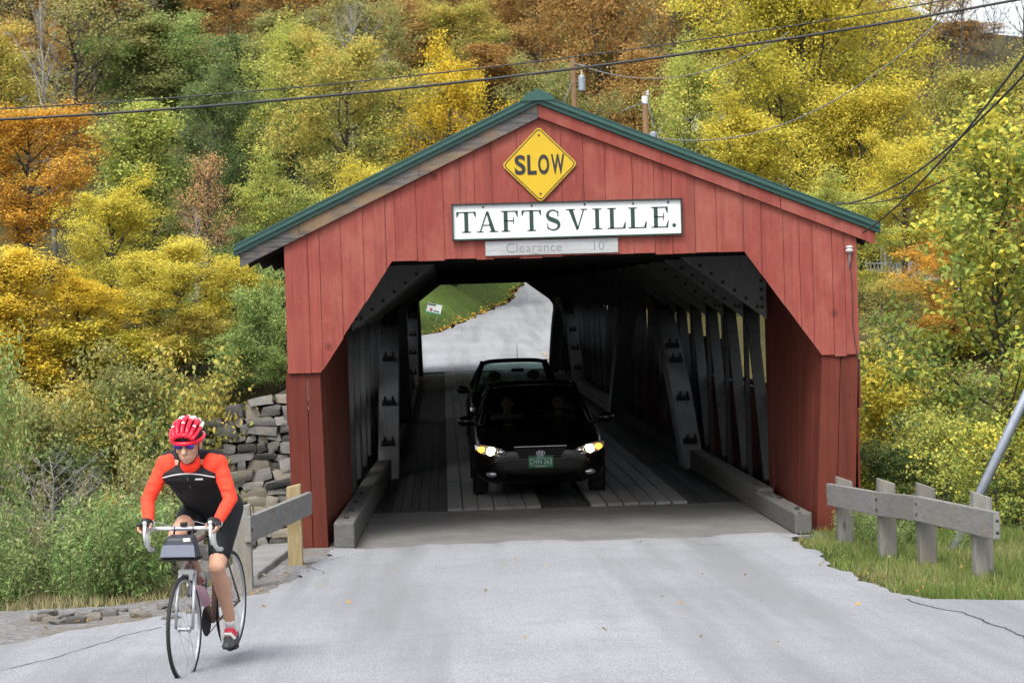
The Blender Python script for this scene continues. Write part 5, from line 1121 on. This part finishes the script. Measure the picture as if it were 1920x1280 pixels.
br_ = MB().box(-.05, .05, HB.y-.075, HB.y-.045, HB.z-.075, HB.z-.045).build('brake_caliper', WHP, BIKE, bevel=.008)
for s in (-1, 1): MB().bar((s*.035, HB.y-.06, HB.z-.05), (s*.03, HB.y-.075, HB.z-.11), .015, .02).build('brake_arm', WHP, br_)
tb('seat_post', [ST_-Vector((0, 0, .06)), ST_+Vector((0, .01, .045))], .0135, ALU)
organic('saddle', [ball((0, .21, .965), (.065, .09, .03)), limb([(0, .16, .962), (0, .03, .955)], [.035, .018])], BLK2, BIKE, .008, 3)
tb('stem', [HT, HT+Vector((0, 0, .05)), HT+Vector((0, -.10, .07))], .016, BLK2)
BAR = Vector((0, -.505, .955)); hbm = []
bar = tb('handlebar', [BAR+Vector((-.2, 0, 0)), BAR+Vector((.2, 0, 0))], .0135, WHP)
MB().tube([BAR+Vector((-.08, 0, 0)), BAR+Vector((.08, 0, 0))], .0155, 10).build('bar_clamp', ALU, bar)
for s in (-1, 1):
    pts = [BAR+Vector((s*x, y, z)) for x, y, z in ((.19, 0, 0), (.212, -.03, 0), (.214, -.075, -.012), (.216, -.095, -.05), (.218, -.08, -.095), (.22, -.03, -.128), (.222, .04, -.138))]
    d_ = MB().tube(pts, .0145, 8).build('bar_drop', WHP, bar, smooth=True)
    MB().tube([pts[-1], pts[-1]+Vector((0, .012, -.002))], .016, 8).build('end_plug', BLK2, d_)
    h_ = organic('brake_hood', [limb([BAR+Vector((s*.214, -.06, .005)), BAR+Vector((s*.214, -.115, .03)), BAR+Vector((s*.212, -.135, .055))], [.019, .018, .015])], WHP, BIKE, .006, 3)
    MB().tube([BAR+Vector((s*.213, -.135, .04)), BAR+Vector((s*.213, -.15, -.02)), BAR+Vector((s*.214, -.135, -.085))], [.011, .009, .007], 8).build('brake_lever', WHP, h_, smooth=True)
    MB().tube([BAR+Vector((s*.20, -.12, .035)), BAR+Vector((s*.12, -.15, .065)), BAR+Vector((s*.04, -.10, .02))], .0028, 5).build('brake_cable', ALU, h_)
cp = MB().box(-.02, .02, BAR.y-.03, BAR.y+.01, BAR.z+.016, BAR.z+.04).build('computer', BLK2, BIKE, bevel=.005)
# crank, pedals, chain
CR = R(8)
cs = empty('crankset', (0, 0, 0), 0, BIKE)
MB().lathe([(.095, -.004), (.1, 0), (.095, .004)], BB+Vector((-.045, 0, 0)), (1, 0, 0), 28).build('chainring', BLK2, cs)
PDL = {}
for s in (1, -1):
    a = Vector((0, -math.sin(CR)*.17*s, -math.cos(CR)*.17*s)); e = BB+a+Vector((s*.075, 0, 0))
    MB().bar(BB+Vector((s*.055, 0, 0)), e, .014, .028, (1, 0, 0)).build('crank_arm', WHP if s > 0 else ALU, cs, bevel=.004)
    MB().box(min(e.x, e.x+s*.09), max(e.x, e.x+s*.09), e.y-.035, e.y+.035, e.z-.009, e.z+.009).build('pedal', BLK2, cs, bevel=.004); PDL[s] = e+Vector((s*.045, 0, 0))
MB().tube([(-.045, 0, BB.z+.098), (-.045, .41, WR+.035)], .004, 4).build('chain', BLK2, cs); MB().tube([(-.045, 0, BB.z-.098), (-.045, .40, WR-.09)], .004, 4).build('chain', BLK2, cs)
MB().lathe([(.05, -.015), (.04, .01), (.025, .02)], RA+Vector((-.035, 0, 0)), (-1, 0, 0), 16).build('cassette', BLK2, cs)
dr = MB().bar((-.05, .42, WR-.03), (-.05, .43, WR-.13), .012, .03, (1, 0, 0)).build('derailleur', BLK2, BIKE)
bt = MB().lathe([(.034, 0), (.037, .01), (.037, .13), (.03, .15), (.018, .165), (.014, .19)], BB.lerp(HB, .25)+Vector((0, -.03, .03)), (HB-BB), 14).build('water_bottle', plain('pinkish_bottle', (.5, .3, .36), .4), BIKE, smooth=True)
MB().tube([BB.lerp(HB, .22), BB.lerp(HB, .3)+Vector((0, -.06, .05)), BB.lerp(HB, .6)+Vector((0, -.01, .02))], .004, 5).build('bottle_cage', BLK2, BIKE)
BAG = empty('handlebar_bag', BL_, HEAD); BAG.rotation_euler = (R(2.4), 0, HEAD); tag(BAG, 'small dark blue grey bag hanging under the bicycle handlebar', 'bag')
mb = MB(); mb.add([(-.12, -.66, .785), (.12, -.66, .785), (.12, -.54, .785), (-.12, -.54, .785), (-.085, -.625, .915), (.085, -.625, .915), (.085, -.535, .925), (-.085, -.535, .925)], [(3, 2, 1, 0), (4, 5, 6, 7), (0, 1, 5, 4), (1, 2, 6, 5), (2, 3, 7, 6), (3, 0, 4, 7)])
mb.build('bag_body', plain('navy_grey_nylon', (.03, .035, .05), .55), BAG, bevel=.018)
MB().add([(-.115, -.668, .80), (.115, -.668, .80), (.1, -.645, .872), (-.1, -.645, .872)], [(0, 1, 2, 3)]).build('front_pocket', plain('grey_blue_panel', (.13, .15, .2), .4), BAG)
MB().box(-.125, .125, -.672, -.535, .775, .784).build('base', TRIM, BAG, bevel=.004); MB().bar((.03, -.632, .9), (.075, -.632, .903), .004, .022).build('tab', WHP, BAG)
for x in (-.06, .06): MB().bar((x, -.55, .91), (x, -.505, .965), .02, .006, (1, 0, 0)).build('strap', BLK2, BAG)

# ------------------------------------------------------------------ cyclist
CY = empty('person', BL_, HEAD); CY.rotation_euler = (R(2.4), 0, HEAD); tag(CY, 'cyclist in red sleeves, black vest and red helmet riding toward the camera', 'person')
def V(*a): return Vector(a)
SHO = {s: V(s*.175, -.30, 1.335) for s in (1, -1)}; ELB = {1: V(.265, -.36, 1.12), -1: V(-.275, -.38, 1.12)}; WRI = {s: V(s*.222, -.535, .992) for s in (1, -1)}; HND = {s: V(s*.215, -.60, .995) for s in (1, -1)}
HIP = {s: V(s*.09, .12, .985) for s in (1, -1)}; KNE = {1: V(.105, -.20, .66), -1: V(-.12, -.315, .88)}
ANK = {1: PDL[1]+V(-.01, .075, .105), -1: PDL[-1]+V(.01, .08, .10)}
HC = V(.02, -.42, 1.475)                                  # head centre
HM = Matrix.Rotation(R(9), 3, 'X') @ Matrix.Rotation(R(2), 3, 'Z')
def hp(x, y, z): return HC + HM @ V(x, y, z)
head = [ball(hp(0, .01, .03), (.076, .096, .10), HM), ball(hp(0, -.03, -.05), (.058, .06, .065), HM), ball(hp(0, -.062, -.088), (.03, .028, .024), HM),
        limb([hp(0, -.092, .012), hp(0, -.112, -.028)], [.010, .017]), ball(hp(0, -.093, -.033), (.022, .014, .011), HM), ball(hp(0, -.078, .03), (.055, .02, .014), HM),
        ball(hp(0, -.088, -.062), (.027, .013, .0075), HM), ball(hp(0, -.086, -.072), (.022, .013, .007), HM)] + \
       [ball(hp(s*.076, .015, -.005), (.012, .024, .034), HM) for s in (1, -1)] + [ball(hp(s*.045, -.06, -.025), (.02, .022, .018), HM) for s in (1, -1)] + \
       [limb([hp(0, .03, -.06), V(0, -.33, 1.33), V(0, -.25, 1.28)], [.056, .06, .07])]
torso = [limb([V(0, -.27, 1.29), V(0, -.13, 1.17), V(0, .03, 1.05), V(0, .12, .99)], [.10, .105, .10, .105]), limb([SHO[1]+V(-.03, 0, 0), SHO[-1]+V(.03, 0, 0)], .06)]
arms = []; hands = []; legs = []
for s in (1, -1):
    arms += [limb([SHO[s], SHO[s].lerp(ELB[s], .5), ELB[s], ELB[s].lerp(WRI[s], .35), WRI[s]], [.05, .045, .037, .036, .025])]
    w, h = WRI[s], HND[s]
    hands += [limb([w, w.lerp(h, .5)+V(0, 0, .006), h+V(0, -.012, .012)], [.024, .03, .03])]
    for k in range(4):                                     # four fingers wrap over the outside of the hood and down
        L = (.95, 1.06, 1.0, .8)[k]; b0 = h+V(s*.018, -.035+.021*k, .012)
        hands += [limb([b0, b0+V(s*.024, -.012, -.012)*L, b0+V(s*.02, -.02, -.042)*L, b0+V(-s*.004, -.022, -.058)*L], [.0098, .0095, .0088, .0078], 8)]
    tb0 = h+V(-s*.022, .012, .004)                         # thumb leaves the inner side near the wrist
    hands += [limb([tb0, tb0+V(-s*.014, -.022, -.004), tb0+V(-s*.012, -.045, -.02)], [.012, .0108, .009], 8)]
    kn, an_ = KNE[s], ANK[s]; cal = kn.lerp(an_, .32)+V(0, .022, 0)
    legs += [limb([HIP[s], HIP[s].lerp(kn, .45)+V(0, 0, .01), kn.lerp(HIP[s], .12), kn, kn.lerp(an_, .12), cal, kn.lerp(an_, .62)+V(0, .008, 0), an_], [.088, .078, .06, .054, .05, .057, .042, .032], 14), ball(kn+V(0, -.022, .006), (.038, .03, .042))]
    legs += [limb([an_, PDL[s]+V(0, -.06, .035)], [.032, .03])]
organic('body', head+torso+arms+hands+legs, SKIN, CY, .0075, 3)
VEST = NT('black_vest_fabric', .75, .3); _n = VEST.noise(7, 4, VEST.co('Object', (1, 1, 2.2)), .6); VEST.color(VEST.mix((.006, .006, .007), (.016, .016, .019), _n)); VEST.bump(_n, .8, .02); VEST = VEST.mat
JER = NT('red_orange_jersey', .8, .25); _n = JER.noise(9, 4, JER.co('Object', (1, 1, 1.7)), .6, 1.0); JER.color(k=.95, c=JER.mix((.95, .035, .02), (1.0, .075, .03), _n)); JER.bump(_n, .9, .02); JER = JER.mat
SHT = plain('black_cycling_shorts', (.008, .009, .012), .65, 0, .25, .2, 14)
vest = organic('vest', [limb([V(0, -.27, 1.30), V(0, -.16, 1.19), V(0, .0, 1.07), V(0, .10, 1.01)], [.125, .135, .125, .12]), limb([V(.14, -.27, 1.34), V(-.14, -.27, 1.34)], .085), limb([V(.12, -.33, 1.27), V(-.12, -.33, 1.27)], .07), limb([V(.09, -.24, 1.25), V(.06, .08, 1.02)], [.10, .10]), limb([V(-.09, -.24, 1.25), V(-.06, .08, 1.02)], [.10, .10]), limb([V(0, -.31, 1.33), V(0, -.335, 1.365)], [.075, .068])], VEST, CY, .010, 5)
for s in (1, -1):
    fold = [ball(SHO[s].lerp(ELB[s], t)+V(q.uniform(-.01, .01), -.01, 0), (.052-.012*t, .054-.012*t, .022)) for t in (.25, .5, .72, .9)] + [ball(ELB[s].lerp(WRI[s], t), (.045-.008*t, .045-.008*t, .018)) for t in (.15, .4, .65)]
    sl = organic('sleeve', [limb([SHO[s]+V(-s*.06, .005, .0), SHO[s], SHO[s].lerp(ELB[s], .5), ELB[s], ELB[s].lerp(WRI[s], .4), ELB[s].lerp(WRI[s], .93)], [.060, .063, .051, .046, .043, .034]), ball(SHO[s]+V(-s*.03, -.035, -.005), (.064, .056, .07)), ball(SHO[s]+V(-s*.04, .0, .02), (.064, .056, .056))]+fold, JER, CY, .008, 4)
    dir_ = (HND[s]-WRI[s]).normalized()
    gv = organic('glove', [limb([WRI[s]-dir_*.012, WRI[s].lerp(HND[s], .5)+V(0, 0, .006), HND[s]+V(0, -.012, .012)], [.031, .0345, .0345])]+[limb([HND[s]+V(s*.018, -.035+.021*k, .012), HND[s]+V(s*.018, -.035+.021*k, .012)+V(s*.024, -.012, -.012)*.9], [.013, .0125], 8) for k in range(4)], BLK2, CY, .006, 2)
    MB().lathe([(.033, -.006), (.035, 0), (.033, .006)], WRI[s]-dir_*.01, dir_, 14).build('cuff', WHP, gv, smooth=True)
    kn, an_ = KNE[s], ANK[s]; fd = V(0, -1, -.16 if s > 0 else -.05).normalized()
    so2 = organic('sock', [limb([an_.lerp(kn, .13), an_, an_+V(0, -.02, -.03)], [.039, .037, .04])], plain('white_sock', (.75, .75, .74), .9), CY, .007, 2)
    p = PDL[s]
    sh = organic('shoe', [limb([an_+V(0, .012, -.05), p+V(0, -.02, .042), p+V(0, -.085, .03)], [.042, .042, .03]), ball(p+V(0, .03, .022), (.04, .12, .016)), ball(p+V(0, -.06, .022), (.043, .065, .018)), limb([an_+V(0, .02, -.02), an_+V(0, .03, -.07)], [.036, .038])], plain('dark_grey_shoe', (.06, .06, .07), .5), CY, .007, 3)
    for k in range(3):
        c = an_.lerp(p+V(0, -.06, .06), .3+.22*k)+V(0, -.012, .012); MB().tube([c+V(-.042, 0, -.02), c+V(-.02, -.012, .012), c+V(.02, -.012, .012), c+V(.042, 0, -.02)], .011, 6).build('shoe_strap', plain('red_strap', (.6, .03, .06), .6) if k < 2 else WHP, sh)
organic('shorts', [limb([HIP[s]+V(0, .02, .02), HIP[s].lerp(KNE[s], .45)+V(0, 0, .01), HIP[s].lerp(KNE[s], .78 if s > 0 else .62)], [.108, .092, .074], 14) for s in (1, -1)]+[limb([V(-.06, .12, 1.0), V(.06, .12, 1.0)], .115), limb([V(0, .12, 1.0), V(0, .02, 1.06)], [.115, .11])], SHT, CY, .009, 4)
WP = plain('white_reflective_trim', (.7, .7, .7), .5)
def on_vest(pts, r, name, mat):                              # lay trim on the vest surface
    dg = bpy.context.evaluated_depsgraph_get(); dg.update(); out = []
    for x, z in pts:
        hit, loc, nor, _ = vest.ray_cast(V(x, -1.2, z), V(0, 1, 0))
        if hit: out.append(loc+nor*.002)
    if len(out) > 1: MB().tube(out, r, 5).build(name, mat, vest)
on_vest([(x, 1.285-.9*x*x) for x in np.linspace(-.17, .17, 15)], .0042, 'piping', WP); on_vest([(.0, 1.34), (0, 1.3), (0, 1.25), (0, 1.19)], .004, 'zip', plain('grey_zip', (.12, .12, .13), .4)); on_vest([(.05+.01*k, 1.25) for k in range(6)], .006, 'chest_mark', WP)
organic('collar', [limb([hp(0, .03, -.10)+V(0, .0, -.03), V(0, -.31, 1.32)], [.066, .078])], JER, CY, .009, 2)
# helmet with vents
HRED = paint('red_helmet_shell', (.85, .018, .045)); HWHT = paint('white_helmet_rib', (.9, .9, .9))
Hm = Matrix.Rotation(R(8), 3, 'X') @ HM
hc = hp(0, .012, .062)
def hel(t, ph, k=1.0):   # shell surface, t along front(-)/back, ph across
    return hc + Hm @ V(.094*k*math.sin(ph)*(math.cos(t)**.35 if math.cos(t) > 0 else 0), .135*k*math.sin(t), .102*k*math.cos(t)*math.cos(ph)**.9 if math.cos(ph) > 0 else 0)
hm = organic('helmet', [ball(hc, (.086, .118, .086), Hm), ball(hc+Hm @ V(0, .03, .01), (.084, .105, .082), Hm)], plain('dark_helmet_liner', (.03, .01, .012), .8), CY, .008, 1)
hb = bmesh.new(); hb.from_mesh(hm.data); bmesh.ops.bisect_plane(hb, geom=hb.verts[:]+hb.edges[:]+hb.faces[:], plane_co=hc+Hm @ V(0, 0, -.025), plane_no=Hm @ V(0, .12, 1), clear_inner=True); hb.to_mesh(hm.data); hb.free()
for i, ph in enumerate(np.linspace(-1.18, 1.18, 7)):
    pts = [hel(t, ph, 1.02) for t in np.linspace(-1.28, 1.3, 13)]
    rr = [.007]+[.0135 if abs(i-3) < 3 else .012]*11+[.008]; cut = 6 if i % 2 == 0 else 8
    MB().tube(pts[:cut+1], rr[:cut+1], 8).build('shell_rib', HRED, hm, smooth=True); MB().tube(pts[cut:], [x*1.02 for x in rr[cut:]], 8).build('shell_rib', HWHT, hm, smooth=True)
    if i in (1, 3, 5): MB().tube([p+(p-hc)*.012 for p in pts[3:6]], [.006, .0135, .006], 8).build('shell_rib', HWHT, hm, smooth=True)
for t in (-1.12, .15, 1.2):
    MB().tube([hel(t, ph, 1.0) for ph in np.linspace(-1.3, 1.3, 13)], .0125 if t < 0 else .009, 8).build('shell_band', HRED, hm, smooth=True)
rim = [hc + Hm @ V(.098*math.cos(a), .134*math.sin(a), -.022-.012*math.sin(a)) for a in (2*math.pi*i/28 for i in range(28))]
MB().tube(rim, .0135, 8, closed=True).build('shell_rim', HRED, hm, smooth=True)
for s in (1, -1): MB().tube([hp(s*.082, -.03, .03), hp(s*.07, -.03, -.06), hp(s*.03, -.045, -.108), hp(0, -.05, -.115)], .004, 5).build('chin_strap', BLK2, hm)
# sunglasses
gls = empty('sunglasses', (0, 0, 0), 0, CY)
LENS = plain('violet_mirror_lens', (.09, .06, .42), .12, .5, .5, .3, 30)
for s in (1, -1):
    MB().ell(hp(s*.036, -.092, .012), (.033, .012, .019), 14, 8, 0, HM @ Matrix.Rotation(R(-s*14), 3, 'Z')).build('lens', LENS, gls, smooth=True)
    MB().tube([hp(s*.064, -.082, .018), hp(s*.08, -.04, .016), hp(s*.083, .02, .012)], .0035, 5).build('temple', HRED, gls)
MB().tube([hp(-.066, -.084, .026), hp(-.03, -.104, .03), hp(.03, -.104, .03), hp(.066, -.084, .026)], .0038, 5).build('frame', HRED, gls)
